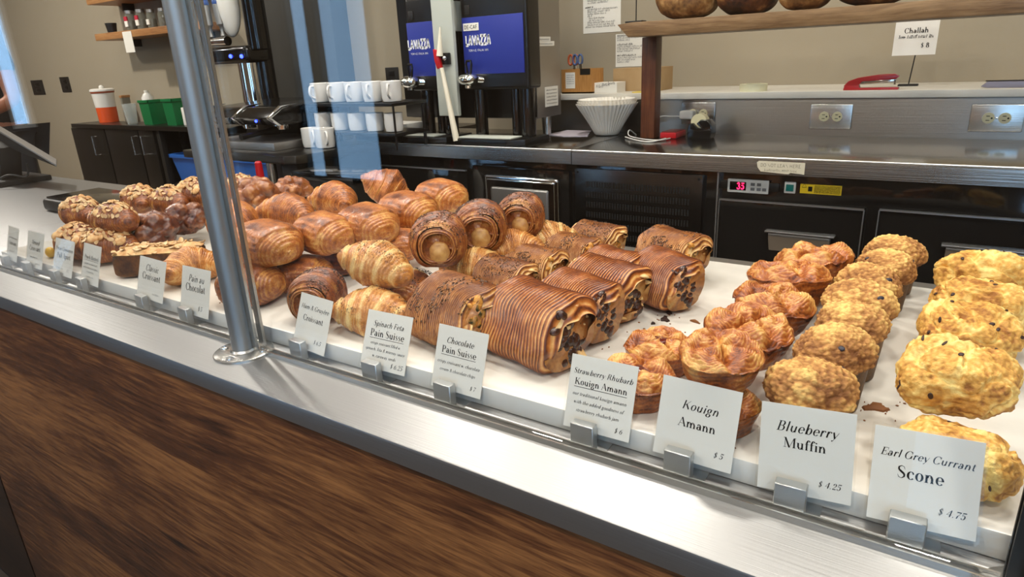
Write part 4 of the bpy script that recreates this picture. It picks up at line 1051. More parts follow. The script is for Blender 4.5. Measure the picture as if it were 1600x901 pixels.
# pains au chocolat
lay('roll', 1, (352, 483, 345, 414), B1, (0, 6, -4), 'pain au chocolat touching the post, dark chocolate dot on its end')
lay('roll', 2, (452, 561, 330, 398), B1, (0, 6, -2), 'second pain au chocolat from the post in the upper row')
lay('roll', 3, (522, 625, 314, 388), B1, (0, 5, -6), 'third pain au chocolat from the post with broad smooth end')
lay('roll', 1, (591, 683, 295, 363), B1, (0, 4, -8), 'fourth pain au chocolat from the post, higher in the pile')
lay('roll', 2, (644, 735, 279, 335), B1, (0, 4, -10), 'rearmost pain au chocolat by the dark fridge door')
lay('rollr', 4, (330, 447, 411, 480), B0, (0, 0, 20), 'pain au chocolat lying on the board right behind the post')
lay('rollr', 5, (426, 517, 393, 462), B0, (0, 0, 30), 'pain au chocolat on the board beneath the upper row')
lay('rollr', 4, (496, 570, 376, 432), B0, (0, 0, 25), 'mostly hidden pain au chocolat above the pale ham croissants')
lay('roll', 3, (594, 650, 352, 412), B0 + .02, (0, 0, 30), 'mostly hidden pain au chocolat left of the widest holed croissant')
# butter croissants
lay('crois', 1, (393, 495, 301, 356), B1, (0, 0, 10), 'butter croissant above the pains au chocolat, right of the post')
lay('crois', 2, (477, 561, 282, 336), B0, (0, 0, -5), 'domed butter croissant in the back row before the black bin')
lay('straight', 3, (562, 645, 264, 326), B0 + .045, (0, 34, 38), 'butter croissant with its tip pointing up at the top of the pile')
lay('crois', 3, (315, 411, 315, 374), B1, (0, 0, -20), 'butter croissant seen on both sides of the post')
lay('croisb', 2, (262, 340, 373, 457), B0, (0, 0, 75), 'curved butter croissant behind the Pain au Chocolat card')
# far end: pull apart, almond, bostock
lay('pull', 1, (364, 437, 274, 328), B1, (0, 0, 0), 'knobbly brown pull apart bun right of the post')
lay('pull', 2, (430, 484, 275, 316), B1, (0, 0, 90), 'small knobbly pull apart bun next to the domed croissant')
lay('pulld', 3, (203, 274, 320, 403), B0, (0, 0, 0), 'large dark glossy pull apart bun left of the post')
lay('pulld', 4, (258, 318, 304, 378), B0 + .02, (0, 0, 60), 'second dark pull apart bun close to the post')
lay('almond', 1, (60, 138, 346, 418), B0, (0, 0, 0), 'leftmost almond croissant low on the board')
lay('almond', 2, (92, 160, 303, 354), B1, (0, 0, 5), 'upper left almond croissant beside the black tray')
lay('almond', 3, (140, 214, 310, 368), B1, (0, 0, 15), 'almond croissant with flakes in front of the dark bun')
lay('almond', 1, (128, 204, 336, 424), B0, (0, 0, 30), 'glossy almond croissant standing on the board beside the brioche slice')
lay('almond', 2, (184, 250, 287, 332), B1, (0, 0, -10), 'almond croissant at the back left with bare right side')
lay('almond', 3, (228, 300, 290, 334), B1, (0, 0, 8), 'almond croissant in the middle of the back row')
lay('almond', 1, (268, 340, 277, 322), B1 + .01, (0, 0, 0), 'highest almond croissant just left of the post')
lay('almond', 2, (352, 396, 273, 306), B0 + .03, (0, 0, 20), 'almond croissant glimpsed right of the post before the blue bin')
lay('bostock', 1, (179, 320, 366, 437), B0, (0, 0, 38), 'almond topped brioche slice on the board left of the Classic Croissant card')
q = at_z(81, 402, ZB)
tag(MB().ball((q.x, q.y, ZB + .012), (.012, .010, .012), 16, 10).obj('peach_wedge', 'peach'), 'small yellow peach piece beside the leftmost almond croissant', 'fruit')
# ------------------------------------------------------------------ back counter, ledge and fridges
def at_x(px, py, x):
    d = ray(px, py); t = x / d[0]
    return Vector((x, d[1] * t, d[2] * t + EYE))
YFR = 1.93
M('laminate_black', '#14120f', .3); M('backsplash', (.27, .245, .215, 1), .34, 1., bump=.0003, bscale=1.0, stretch=(4, 300, 300))
M('ledge_white', '#d6d1c4', .4)
struct(MB().box(-1.43, XR, YL, YW, 0, 1.047, .001).obj('wall_ledge', 'backsplash'))
struct(MB().box(-1.44, XR, YL - .012, YW, 1.03, 1.052, .002).obj('trim_1', 'ledge_white'))
xs = at_y(893, 240, 1.9).x; xl = at_y(592, 225, 1.9).x
def worktop(x0, x1, label):
    m = MB(); m.box(x0, x1, 1.9, YL, ZK - .012, ZK, .002); m.box(x0, x1, 1.9, 1.912, ZK - .048, ZK - .006, .003)
    m.box(x0, x1, YFR + .005, YL, ZK - .045, ZK - .012)
    o = tag(m.obj('steel_worktop', 'steel_back'), label, 'worktop')
    MB().tube([(x0, 1.9015, ZK - .0022), (x1, 1.9015, ZK - .0022)], .0032, 10).obj('edge_highlight', 'steel_bright', o)  # paler steel bead added as the highlight line along the edge
    MB().box(x0, x1, 1.8985, 1.9005, ZK - .046, ZK - .006).obj('front_fascia', 'steel', o, smooth=False)  # lighter sheet over the fold, its reflected brightness put into the steel colour
worktop(xs + .0015, 1.7, 'steel back counter top below the wooden shelf and outlets')
worktop(xl, xs - .0015, 'steel back counter top under the coffee dispensers')
def rect(px0, py0, px1, py1, y):
    a, b = at_y(px0, py0, y), at_y(px1, py1, y); return a.x, b.x, b.z, a.z
zt = ZK - .049
f = thing('undercounter_fridge', 'black undercounter fridge with vent grille and drawers, right unit', 'fridge', (.3, 2.15, 0))
MB().box(xs + .004, 1.7, YFR + .012, YL - .004, .06, zt - .001, .002).obj('body', 'black_steel', f)
m = MB()
for lx in (xs + .06, 1.62):
    for ly in (2.0, 2.36): m.cyl((lx, ly, 0), (lx, ly, .06), .02, n=16)
m.obj('foot', 'steel', f)
vx0, vx1 = at_y(899, 300, YFR).x, at_y(1098, 300, YFR).x; vz1 = at_y(1000, 268, YFR).z; vz0 = .30
g = MB().box(vx0, vx1, YFR - .004, YFR + .012, vz0, vz1, .003).obj('vent_panel', 'dark_steel', f)
sl = MB(); n = 38; sx0, sx1 = at_y(918, 320, YFR).x, at_y(1076, 320, YFR).x
for r in range(9):
    zc = vz1 - .050 - r * .0335
    for i in range(n):
        x = sx0 + (sx1 - sx0) * i / (n - 1); sl.box(x - .0026, x + .0026, YFR - .0052, YFR - .003, zc - .0095, zc + .0095)
sl.obj('vent_slots', 'grille_dark', g, smooth=False)
m = MB()
for x, z in ((vx0 + .012, vz1 - .012), (vx1 - .012, vz1 - .012)): m.ball((x, YFR - .004, z), (.004, .002, .004), 10, 6)
m.obj('screws', 'grille_dark', g)
xq = at_y(1121, 320, YFR).x
MB().box(xq - .003, xq + .001, YFR - .006, YFR + .0135, .07, zt - .004).obj('seam_strip', 'steel_bright', f, smooth=False)
hb = at_y(1235, 318, YFR).z
def drawer(px0, px1, pz, hx0, hx1, hz, lab):
    x0, x1 = at_y(px0, 340, YFR).x, at_y(px1, 340, YFR).x; z1 = pz
    d = MB().box(x0, x1, YFR - .008, YFR + .011, z1 - .34, z1, .004).obj('drawer', 'black_steel', f)
    a, b = at_y(hx0, 375, YFR).x, at_y(hx1, 375, YFR).x
    h = MB(); h.prism([(a, YFR - .008, hz), (a, YFR - .030, hz - .003), (a, YFR - .030, hz - .010), (a, YFR - .0085, hz - .058)], (b - a, 0, 0), bev=.0015)
    h.obj('pull_handle', 'steel_dull', d)
    MB().box(a - .01, b + .01, YFR - .0315, YFR - .008, hz - .001, hz + .0035, .001).obj('handle_lip', 'steel_bright', d)
    MB().box(x0, x1, YFR - .0145, YFR - .004, z1 - .002, z1 + .0026).box(x0 - .0015, x0 + .001, YFR - .0125, YFR - .004, z1 - .34, z1 - .002).box(x1 - .001, x1 + .0015, YFR - .0125, YFR - .004, z1 - .34, z1 - .002).obj('drawer_highlight', 'steel_bright', d, smooth=False)  # bright strips added for the overhead light caught on the drawer edges
drawer(1124, 1349, hb, 1203, 1299, at_y(1250, 363, YFR).z, '')
drawer(1373, 1690, at_y(1480, 334, YFR).z, 1480, 1640, at_y(1540, 386, YFR).z, '')
# thermostat, switch, warning label on the fridge
M('bezel_grey', '#b9b9b4', .4); M('screen_black', '#0a0507', .15); M('led_red', '#ff2050', .5, emit='#ff1e50', estr=5.); M('switch_teal', '#0f4d4a', .2, emit='#0d6a60', estr=.3)
M('label_yellow', '#f2cc1c', .5); M('button_grey', '#5a5c5e', .4); M('plastic_white', '#dcd9d0', .35); M('plastic_cream', '#d8cfa6', .4)
yb = YFR + .011
x0, x1, z0, z1 = rect(1139, 279, 1202, 300, yb); zc = at_y(1170, 290, yb).z; hh = .0195
th = MB().box(at_y(1125, 287, yb).x, at_y(1218, 290, yb).x, yb - .006, yb + .002, zc - .012, zc + .012, .002).obj('thermostat', 'near_black', f, label='digital thermostat reading 35')
MB().box(x0, x1, yb - .012, yb - .005, zc - hh, zc + hh, .003).obj('bezel', 'bezel_grey', th)
w = x1 - x0
MB().box(x0 + w * .06, x0 + w * .46, yb - .0128, yb - .0115, zc - hh * .62, zc + hh * .62, .001).obj('display', 'screen_black', th)
L = MB(); lettering(L, '35', w * .20, x0 + w * .33, zc - .0085, lambda u, v: Vector((u, yb - .0133, v)), 's', .11, height=.0185); L.obj('digits', 'led_red', th, smooth=False)
for i, (u, v) in enumerate(((.62, .35), (.77, .35), (.62, -.35), (.77, -.35), (.90, -.35))):
    MB().box(x0 + w * (u - .05), x0 + w * (u + .05), yb - .0132, yb - .0115, zc + hh * (v - .22), zc + hh * (v + .22), .0008).obj('button', 'button_grey', th)
x0, x1, z0, z1 = rect(1227, 283, 1243, 302, yb)
s = MB().box(x0, x1, yb - .006, yb + .002, z0, z1, .002).obj('power_switch', 'plastic_white', f)
MB().box(x0 + .005, x1 - .005, yb - .010, yb - .004, z0 + .007, z1 - .007, .001).obj('rocker', 'switch_teal', s)
x0, x1, z0, z1 = rect(1251, 286, 1314, 307, yb); zc = at_y(1282, 296, yb).z; hh = (z1 - z0) * .44
lb = MB().box(x0, x1, yb - .0008, yb + .001, zc - hh, zc + hh, .0004).obj('warning_label', 'label_yellow', f, smooth=False, label='yellow warning label')
pr = MB(); F = lambda u, v: Vector((u, yb - .0012, v)); rr = random.Random(4)
for i in range(8): scribble(pr, (x1 - x0) * .62, x0 + (x1 - x0) * .66, zc + hh * (.62 - i * .2), .0026, F, rr, .2)
pr.box(x0 + (x1 - x0) * .20, x0 + (x1 - x0) * .30, yb - .0014, yb - .0008, zc - hh * .5, zc + hh * .5)
cx_, cz_ = x0 + (x1 - x0) * .10, zc + hh * .5
for i in range(3):
    a0, a1 = R(90 + 120 * i), R(210 + 120 * i); q0 = (cx_ + .007 * math.cos(a0), cz_ + .007 * math.sin(a0)); q1 = (cx_ + .007 * math.cos(a1), cz_ + .007 * math.sin(a1))
    pr.add([F(q0[0], q0[1]), F(q1[0], q1[1]), F(q1[0], q1[1] + .0012), F(q0[0], q0[1] + .0012)], [(0, 1, 2, 3)])
pr.obj('printing', 'print', lb, smooth=False)
# handwritten note taped to the lip
x0, x1, z0, z1 = rect(1183, 253, 1257, 271, 1.9); zc = at_y(1220, 261.5, 1.9).z
M('note_paper', '#cfc6ad', .7)
nt_ = MB().prism([(x0, 1.8975, zc + .012), (x0 + .006, 1.8975, zc + .016), (x1, 1.8975, zc + .015), (x1, 1.8975, zc - .016), (x0 + .09, 1.8975, zc - .013), (x0 + .085, 1.8975, zc - .017), (x0 + .012, 1.8975, zc - .013), (x0 + .003, 1.8975, zc - .002)], (0, -.0005, 0)).obj('paper_note', 'note_paper', smooth=False)
tag(nt_, 'torn paper note saying do not lean, stuck on the back counter edge', 'note')
L = MB(); F = lambda u, v: Vector((u, 1.8967, v)); lettering(L, 'DO NOT LEAN HERE', (x1 - x0) * .84, (x0 + x1) / 2, zc + .001, F, 's', .06); scribble(L, (x1 - x0) * .66, (x0 + x1) / 2, zc - .011, .007, F, random.Random(2), .1)
L.obj('lettering', 'print_grey', nt_, smooth=False)
# left unit: two doors, one with a polished embossed panel
f2 = thing('undercounter_fridge', 'black undercounter cabinet with a polished steel panel on its door, left unit', 'fridge', (-1.48, 2.15, 0))
MB().box(xl + .01, xs - .004, YFR + .012, YL - .004, .06, zt - .001, .002).obj('body', 'black_steel', f2)
m = MB()
for lx in (xl + .06, xs - .06):
    for ly in (2.0, 2.36): m.cyl((lx, ly, 0), (lx, ly, .06), .02, n=16)
m.obj('foot', 'steel', f2)
x0, x1 = at_y(604, 300, YFR).x, at_y(733, 300, YFR).x; zd = at_y(670, 262, YFR).z
d = MB().box(x0, x1, YFR - .008, YFR + .011, .1, zd, .004).obj('door', 'black_steel', f2)
MB().box(x0, x1, YFR - .0145, YFR - .004, zd - .002, zd + .0026).obj('door_highlight', 'steel_bright', d, smooth=False)  # bright strip added for the light along the door's top edge
x0, x1 = at_y(742, 300, YFR).x, at_y(891, 300, YFR).x
d = MB().box(x0, x1, YFR - .008, YFR + .011, .1, at_y(815, 262, YFR).z, .004).obj('door', 'black_steel', f2)
a, b = at_y(757, 300, YFR - .02).x, at_y(872, 300, YFR - .02).x; pz = at_y(815, 276, YFR - .02).z
q = MB(); q.box(a, b, YFR - .022, YFR - .006, .35, pz, .012, 4); q.box(a + .012, b - .012, YFR - .027, YFR - .018, .362, pz - .012, .006, 3)
e = q.obj('embossed_panel', 'chrome', d); e['label'] = 'polished steel panel'
MB().box(a + .035, b - .035, YFR - .031, YFR - .022, .38, pz - .04, .008, 3).obj('raised_centre', 'steel_dull', e)

# ------------------------------------------------------------------ outlets on the steel backsplash
M('slot_black', '#0a0907', .6)
def outlet(px0, py0, px1, py1, label, plugged=False):
    x0, x1, z0, z1 = rect(px0, py0, px1, py1, YL); cx, cz = (x0 + x1) / 2, (z0 + z1) / 2; hw, hh = (x1 - x0) / 2, .039
    t = thing('wall_outlet', label, 'outlet', (cx, YL, cz), 'outlets on the steel backsplash')
    MB().box(cx - hw, cx + hw, YL - .006, YL, cz - hh, cz + hh, .004, 2).obj('plate', 'steel', t)
    for s_ in (-1, 1):
        rx = cx + s_ * .0195
        r = MB().cyl((rx, YL - .0055, cz), (rx, YL - .009, cz), .0155, .0150, n=28).obj('receptacle', 'plastic_cream', t)
        sl = MB(); k = s_ * 0 + 1
        for dz in (-.006, .006): sl.box(rx - .006, rx + .003, YL - .0095, YL - .0088, cz + dz - .001, cz + dz + .001)
        sl.cyl((rx + .008, YL - .0088, cz), (rx + .008, YL - .0095, cz), .0026, n=12); sl.obj('slots', 'slot_black', r)
    MB().ball((cx, YL - .006, cz), (.003, .0015, .003), 10, 6).obj('screw', 'chrome', t)
    return cx, cz
o1 = outlet(1066, 163, 1117, 191, 'steel outlet plate with a white plug, right of the wooden post')
outlet(1268, 163, 1329, 201, 'steel outlet plate in the middle of the backsplash, nothing plugged in')
outlet(1519, 163, 1596, 206, 'steel outlet plate at the right end of the backsplash')
# white charger in the first outlet, with its cable
cx, cz = o1
t = thing('usb_charger', 'white charger plugged into the outlet beside the wooden post', 'charger', (cx - .028, YL - .03, cz - .01))
MB().box(cx - .055, cx - .004, YL - .048, YL - .0095, cz - .018, cz + .012, .008, 3).obj('charger_body', 'plastic_white', t)
p0 = Vector((cx - .055, YL - .035, cz - .008)); pts = [p0, p0 + Vector((-.03, -.005, 0)), p0 + Vector((-.075, .0, -.002)), p0 + Vector((-.12, .0, -.03)), p0 + Vector((-.14, -.02, -.075))]
b1, b2, b3, b4 = at_z(991, 212, ZK + .004), at_z(1003, 217, ZK + .004), at_z(1028, 219, ZK + .004), at_z(1047, 216, ZK + .004)
pts += [Vector((b1.x - .03, b1.y + .03, ZK + .02)), Vector((b1.x - .02, b1.y, ZK + .004)), b2, b3, b4]
def spline(P, n=8):
    P = [Vector(p) for p in P]; P = [P[0]] + P + [P[-1]]; out = []
    for i in range(1, len(P) - 2):
        for k in range(n):
            t_ = k / n; a_, b_, c_, d_ = P[i - 1:i + 3]
            out.append(.5 * ((2 * b_) + (c_ - a_) * t_ + (2 * a_ - 5 * b_ + 4 * c_ - d_) * t_ ** 2 + (3 * b_ - a_ - 3 * c_ + d_) * t_ ** 3))
    return out + [P[-2]]
MB().tube(spline(pts), .0022, 8).obj('cable', 'plastic_white', t)
q = at_z(977, 214, ZK + .003); q2 = at_z(1000, 220, ZK + .003); q3 = at_z(1040, 216, ZK + .003)
tag(MB().tube(spline([q, q2, at_z(1020, 221, ZK + .003), q3]), .0022, 8).obj('white_cable', 'plastic_white'), 'loose white cable end curling on the counter before the wooden post', 'cable')
M('red_plastic', '#b3161d', .3); M('red_dark', '#5a1512', .4)
a, b = at_z(1031, 216, ZK), at_z(1061, 215, ZK); yy = a.y
t = thing('power_bank', 'red power bank lying at the foot of the wooden post', 'power bank', ((a.x + b.x) / 2, yy + .04, ZK))
MB().box(a.x, b.x, yy, yy + .10, ZK, ZK + .020, .004).obj('case', 'red_plastic', t)
MB().box(a.x + .004, b.x - .004, yy + .004, yy + .096, ZK + .0195, ZK + .0225, .001).obj('top_cover', 'red_dark', t)
a, b = at_z(1071, 217, ZK), at_z(1118, 214, ZK); yy = a.y + .01
t = thing('tape_dispenser', 'black desk tape dispenser in front of the plugged outlet', 'tape dispenser', ((a.x + b.x) / 2, yy + .02, ZK))
pf = [(a.x, 0), (b.x, 0), (b.x + .004, .02), (b.x + .002, .045), (b.x - .012, .062), (b.x - .035, .064), (b.x - .05, .050), (a.x + .05, .034), (a.x + .035, .036), (a.x + .02, .052), (a.x + .006, .05), (a.x, .03)]
MB().prism([(x, yy, ZK + z) for x, z in pf], (0, .055, 0), bev=.004).obj('body', 'black_gloss', t)
MB().cyl((b.x - .045, yy + .012, ZK + .055), (b.x - .045, yy + .043, ZK + .055), .027, n=32).obj('tape_roll', 'plastic_cream', t)

# ------------------------------------------------------------------ coffee filters, papers
M('filter_paper', '#efe9dc', .8, spec=.1)
c = at_z(947, 213, ZK); c.y += .045; c = Vector((at_y(948, 200, c.y).x, c.y, ZK))
t = thing('coffee_filter_stack', 'stack of white fluted coffee filters left of the wooden post', 'coffee filters', tuple(c))
for i, k in enumerate((1., .965, .93)):
    n_ = 44; h = .115 + .004 * i
    wob = lambda a, j: 1 + (.032 * math.sin(n_ * a) + .012 * math.sin(5 * a + 1)) * (min(1, (j / 6.) ** 1.2) if j < 9 else 1)
    pr = [(.001, .001 + .004 * i), (.040 * k, .001 + .004 * i), (.046 * k, .006 + .004 * i)] + [(.046 * k + (.066 * k) * u ** 1.1, .006 + .004 * i + (h - .006) * u) for u in (.15, .3, .45, .6, .75, .9, 1.)]
    pr += [(pr[-1][0] - .0012, pr[-1][1])] + [(.046 * k + (.066 * k) * u ** 1.1 - .0012, .0075 + .004 * i + (h - .006) * u) for u in (.75, .5, .25, .02)] + [(.001, .0025 + .004 * i)]
    MB().lathe(pr, tuple(c), 264, wob).obj('paper_filter', 'filter_paper', t, angle=80)
sh = [at_z(855, 211, ZK), at_z(886, 204, ZK), at_z(924, 205, ZK), at_z(918, 213, ZK), at_z(880, 213.5, ZK)]
M('paper_lilac', '#c9bfc8', .7)
tag(MB().prism([tuple(p) for p in sh], (0, 0, .0025)).obj('paper_sheets', 'paper_lilac', smooth=False), 'loose sheets of paper on the counter left of the coffee filters', 'papers')

# ------------------------------------------------------------------ wooden shelf with bread, on its post
pb = at_z(1011, 216, ZK); px_, py_ = pb.x, pb.y + .026
SY0, SY1 = py_ - .17, py_ + .035
sz0 = at_y(1200, 45, SY0).z; sz1 = at_y(1200, 19, SY0).z
xa, xb = at_y(964, 37, SY0).x, at_y(981, 60, SY0).x
t = thing('bread_shelf', 'thick wooden shelf plank on a dark wooden post above the back counter', 'shelf', (px_, py_, ZK))
MB().prism([(xa, SY0, sz1 - .004), (xa + .05, SY0, sz1), (1.7, SY0, sz1), (1.7, SY0, sz0), (xb, SY0, sz0)], (0, SY1 - SY0, 0), bev=.003).obj('plank', 'oak_shelf', t)
MB().box(px_ - .026, px_ + .026, py_ - .026, py_ + .026, ZK, sz0, .003).obj('post', 'post_wood', t)
MB().box(1.60, 1.652, py_ - .026, py_ + .026, ZK, sz0, .003).obj('post', 'post_wood', t)
pastry('bread_crust', '#2e160b', '#5f3519', '#b5824a', 22, .6, .0018, 90, .55, .05)
pastry('bread_pale', '#4b2c17', '#8c6234', '#cfa56b', 22, .6, .0018, 90, .6, .0)
def loaf(px0, px1, y, hgt, dep, mat, seed, label):
    x0, x1 = at_y(px0, 15, y).x, at_y(px1, 15, y).x; w = (x1 - x0) / 2
    def fn(u, v):
        th = PI * (u - .5); a = 2 * PI * v; ct, st = math.cos(th), math.sin(th)
        e = .72; p = Vector((w * math.copysign(abs(math.cos(a)) ** e, math.cos(a)) * abs(ct) ** e, dep * math.copysign(abs(math.sin(a)) ** e, math.sin(a)) * abs(ct) ** e, hgt * .5 * math.copysign(abs(st) ** .8, st)))
        b = fbm(p, 14, seed); slash = 1 - sm(0, .10, abs(p.y + .3 * p.x - .02)) if st > 0 else 0
        return p * (1 + .05 * b) + Vector((0, 0, hgt * .5 + .006 * slash)), .35 + .5 * b + .45 * slash
    V, F, T = grid(44, 72, fn); m = MB().add(V, F, T); m.xf(Matrix.Translation(((x0 + x1) / 2, y, sz1)))
    zmin = min(p[2] for p in m.v); m.xf(Matrix.Translation((0, 0, sz1 - zmin)))
    tag(m.obj('bread_loaf', mat, angle=180), label, 'bread', 'loaves on the wooden shelf')
loaf(1030, 1120, py_ - .075, .13, .085, 'bread_pale', 1, 'leftmost round loaf on the wooden shelf, pale flour band')
loaf(1122, 1213, py_ - .075, .13, .085, 'bread_crust', 2, 'second loaf from the left on the wooden shelf, slashed crust')
loaf(1217, 1300, py_ - .08, .12, .08, 'bread_pale', 3, 'third loaf from the left on the wooden shelf')
loaf(1304, 1425, py_ - .06, .11, .085, 'bread_crust', 4, 'dark loaf toward the right on the wooden shelf')
loaf(1440, 1580, py_ - .06, .11, .085, 'bread_crust', 5, 'darkest loaf at the right end of the wooden shelf, only its underside in view')
def wire_holder(x, y, z, top, label, card=None):
    t = thing('wire_sign_holder', label, 'sign holder', (x, y, z), 'wire sign holders')
    MB().box(x - .03, x + .028, y - .02, y + .02, z, z + .006, .002).obj('base', 'black_matte', t)
    MB().cyl((x, y, z + .006), (x + (.008 if card else 0), y, top), .0019, n=10).obj('rod', 'black_matte', t)
    return t
wx = at_y(994, 20, SY0 + .06).x; wire_holder(wx, SY0 + .06, sz1, sz1 + .30, 'thin black wire sign holder on the left end of the wooden shelf')
# ------------------------------------------------------------------ things on the ledge
ZL = 1.052
y = 2.62; wx = at_y(1419, 135, y).x
t = wire_holder(wx, y, ZL, at_y(1424, 86, y).z + .01, 'black wire holder with the Challah price card on the ledge', True)
a, b = at_y(1397, 60, y - .004), at_y(1465, 60, y - .004); zt_, zb_ = at_y(1430, 28, y).z, at_y(1430, 86, y).z
cd_ = MB().box(a.x, b.x, y - .0045, y - .0036, zb_, zt_).obj('card', 'card', t, smooth=False)
L = MB(); F = lambda u, v: Vector((u, y - .0052, v)); w = b.x - a.x; h = zt_ - zb_; cx = (a.x + b.x) / 2
lettering(L, 'Challah', w * .56, cx + .0, zb_ + h * .60, F, 'r'); scribble(L, w * .78, cx, zb_ + h * .46, h * .09, F, random.Random(8), .16)
lettering(L, '$ 8', w * .2, cx + w * .24, zb_ + h * .2, F, 'r')
L.obj('lettering', 'print', cd_, smooth=False)
M('stapler_red', '#a3161a', .3, coat=.3)
a = at_z(1318, 143, ZL); y = YL + .03; sc = at_y(1405, 130, y).x - at_y(1318, 130, y).x; xo = at_y(1318, 140, y).x
t = thing('stapler', 'red desk stapler on the ledge under the shelf', 'stapler', (xo + sc / 2, y, ZL))
sx = lambda u, v: (xo + sc * u, y - .014, ZL + sc * v)
MB().prism([sx(0, 0), sx(.98, 0), sx(1., .03), sx(.95, .05), sx(.3, .045), sx(.28, .10), sx(.02, .10)], (0, .03, 0), bev=.002).obj('base', 'stapler_red', t)
MB().prism([sx(0, .08), sx(.28, .08), sx(.36, .16), sx(.93, .20), sx(.98, .25), sx(.90, .30), sx(.6, .29), sx(.25, .24), sx(.08, .18)], (0, .03, 0), bev=.003).obj('arm', 'stapler_red', t)
MB().prism([sx(.28, .10), sx(.92, .15), sx(.93, .20), sx(.32, .17)], (0, .022, 0), bev=.001).obj('magazine', 'chrome', t)
MB().prism([sx(.90, .10), sx(.93, .10), sx(.93, .19), sx(.90, .19)], (0, .02, 0)).obj('staple_guide', 'chrome', t)
M('tape_cream', '#ddd8b4', .4)
c = at_z(1177, 145, ZL); y = YL + .045; xo = at_y(1177, 140, y).x
MBt = MB().lathe([(.026, ZL), (.046, ZL), (.046, ZL + .024), (.026, ZL + .024), (.026, ZL)], (xo, y, 0), 40)
tag(MBt.obj('tape_roll', 'tape_cream'), 'roll of pale yellow tape lying flat on the ledge', 'tape')
M('knife_grey', '#8f8a98', .35)
y = YL + .04; x0 = at_y(1532, 136, y).x
t = thing('box_cutter', 'grey box cutter lying on the ledge at the right end', 'box cutter', (x0 + .09, y, ZL))
MB().prism([(x0, y, ZL + .004), (x0 + .02, y, ZL), (x0 + .17, y, ZL), (x0 + .17, y, ZL + .018), (x0 + .015, y, ZL + .018)], (0, .022, 0), bev=.003).obj('handle', 'knife_grey', t)
MB().box(x0 + .01, x0 + .16, y + .004, y + .018, ZL + .018, ZL + .021, .001).obj('slider_strip', 'black_matte', t)
M('bamboo', '#a5733a', .5, col2='#b9864a', vscale=6, stretch=(40, 40, 4)); M('cardboard', '#a98a60', .8, col2='#b3966c', vscale=12)
def on_ledge(px0, px1, pyt, y): return at_y(px0, pyt, y).x, at_y(px1, pyt, y).x, at_y((px0 + px1) / 2, pyt, y).z
y = YL + .03; x0, x1, zt_ = on_ledge(877, 925, 108, y)
t = thing('utensil_box', 'bamboo box holding scissors on the ledge', 'box', ((x0 + x1) / 2, y + .05, ZL))
k = .006; m = MB(); m.box(x0, x1, y, y + k, ZL, zt_); m.box(x0, x1, y + .10 - k, y + .10, ZL, zt_); m.box(x0, x0 + k, y + k, y + .10 - k, ZL, zt_); m.box(x1 - k, x1, y + k, y + .10 - k, ZL, zt_); m.box(x0, x1, y, y + .10, ZL, ZL + k)
m.obj('box', 'bamboo', t, smooth=False)
lx = x0 + (x1 - x0) * .14
l_ = MB().box(lx, lx + (x1 - x0) * .31, y - .001, y, ZL + .02, zt_ - .012, .0003).obj('paper_label', 'paper', t, smooth=False, label='white paper label')
pr = MB(); F = lambda u, v: Vector((u, y - .0014, v))
for i in range(5): scribble(pr, (x1 - x0) * .24, lx + (x1 - x0) * .155, zt_ - .024 - i * .008, .004, F, random.Random(i), .14)
pr.obj('printing', 'print_grey', l_, smooth=False)
MB().box(x0 + (x1 - x0) * .62, x1 - .008, y - .001, y, zt_ - .022, zt_ + .001).obj('black_tape', 'black_matte', t, smooth=False)
M('scissor_orange', '#b5542c', .4); M('scissor_blue', '#4b5f86', .4)
def scissors(cx, mat, tilt, label):
    t = thing('scissors', label, 'scissors', (cx, y + .05, ZL + .0065))
    hz = zt_ + .035
    for s_ in (-1, 1):
        P = [(cx + tilt + s_ * .011 + .010 * math.cos(a_), y + .05 + s_ * .002, hz + .019 * math.sin(a_)) for a_ in [2 * PI * i / 20 for i in range(21)]]
        MB().tube(P, .0042, 8).obj('handle', mat, t)
    MB().box(cx - .006, cx + .006, y + .048, y + .052, ZL + .0065, hz - .016).obj('blade', 'chrome', t, smooth=False)
scissors(x0 + .034, 'scissor_orange', -.006, 'orange handled scissors standing in the bamboo box')
scissors(x0 + .062, 'scissor_blue', -.014, 'blue grey handled scissors standing in the bamboo box')
y = YL + .05; x0, x1, zt_ = on_ledge(926, 964, 129, y)
t = tag(MB().box(x0, x1, y, y + .08, ZL, zt_, .001).obj('paper_box', 'paper', smooth=False), 'small white carton beside the bamboo box on the ledge', 'carton')
pr = MB(); F = lambda u, v: Vector((u, y - .0006, v))
for i in range(3): scribble(pr, (x1 - x0) * .3, x0 + (x1 - x0) * (.3 + .24 * i), ZL + .02 + .006 * i, .012, F, random.Random(i), .12)
pr.obj('printing', 'print_grey', t, smooth=False)
y = YL + .14; x0, x1, zt_ = on_ledge(958, 1034, 106, y)
t = thing('cardboard_box', 'brown cardboard box behind the wooden post on the ledge', 'box', ((x0 + x1) / 2, y + .06, ZL))
MB().box(x0, x1, y, y + .12, ZL, zt_ - .002, .002).obj('carton', 'cardboard', t)
MB().box(x0, x1, y - .0005, y + .058, zt_ - .003, zt_).box(x0, x1, y + .062, y + .1205, zt_ - .003, zt_).obj('flap', 'cardboard', t, smooth=False)
a = at_z(965, 149, ZL); M('note_yellow', '#d8bf60', .7)
tag(MB().box(a.x, a.x + .09, YL + .02, YL + .07, ZL, ZL + .004, .0005).obj('sticky_notes', 'note_yellow', smooth=False), 'yellow sticky note pad on the ledge by the cardboard box', 'note pad')
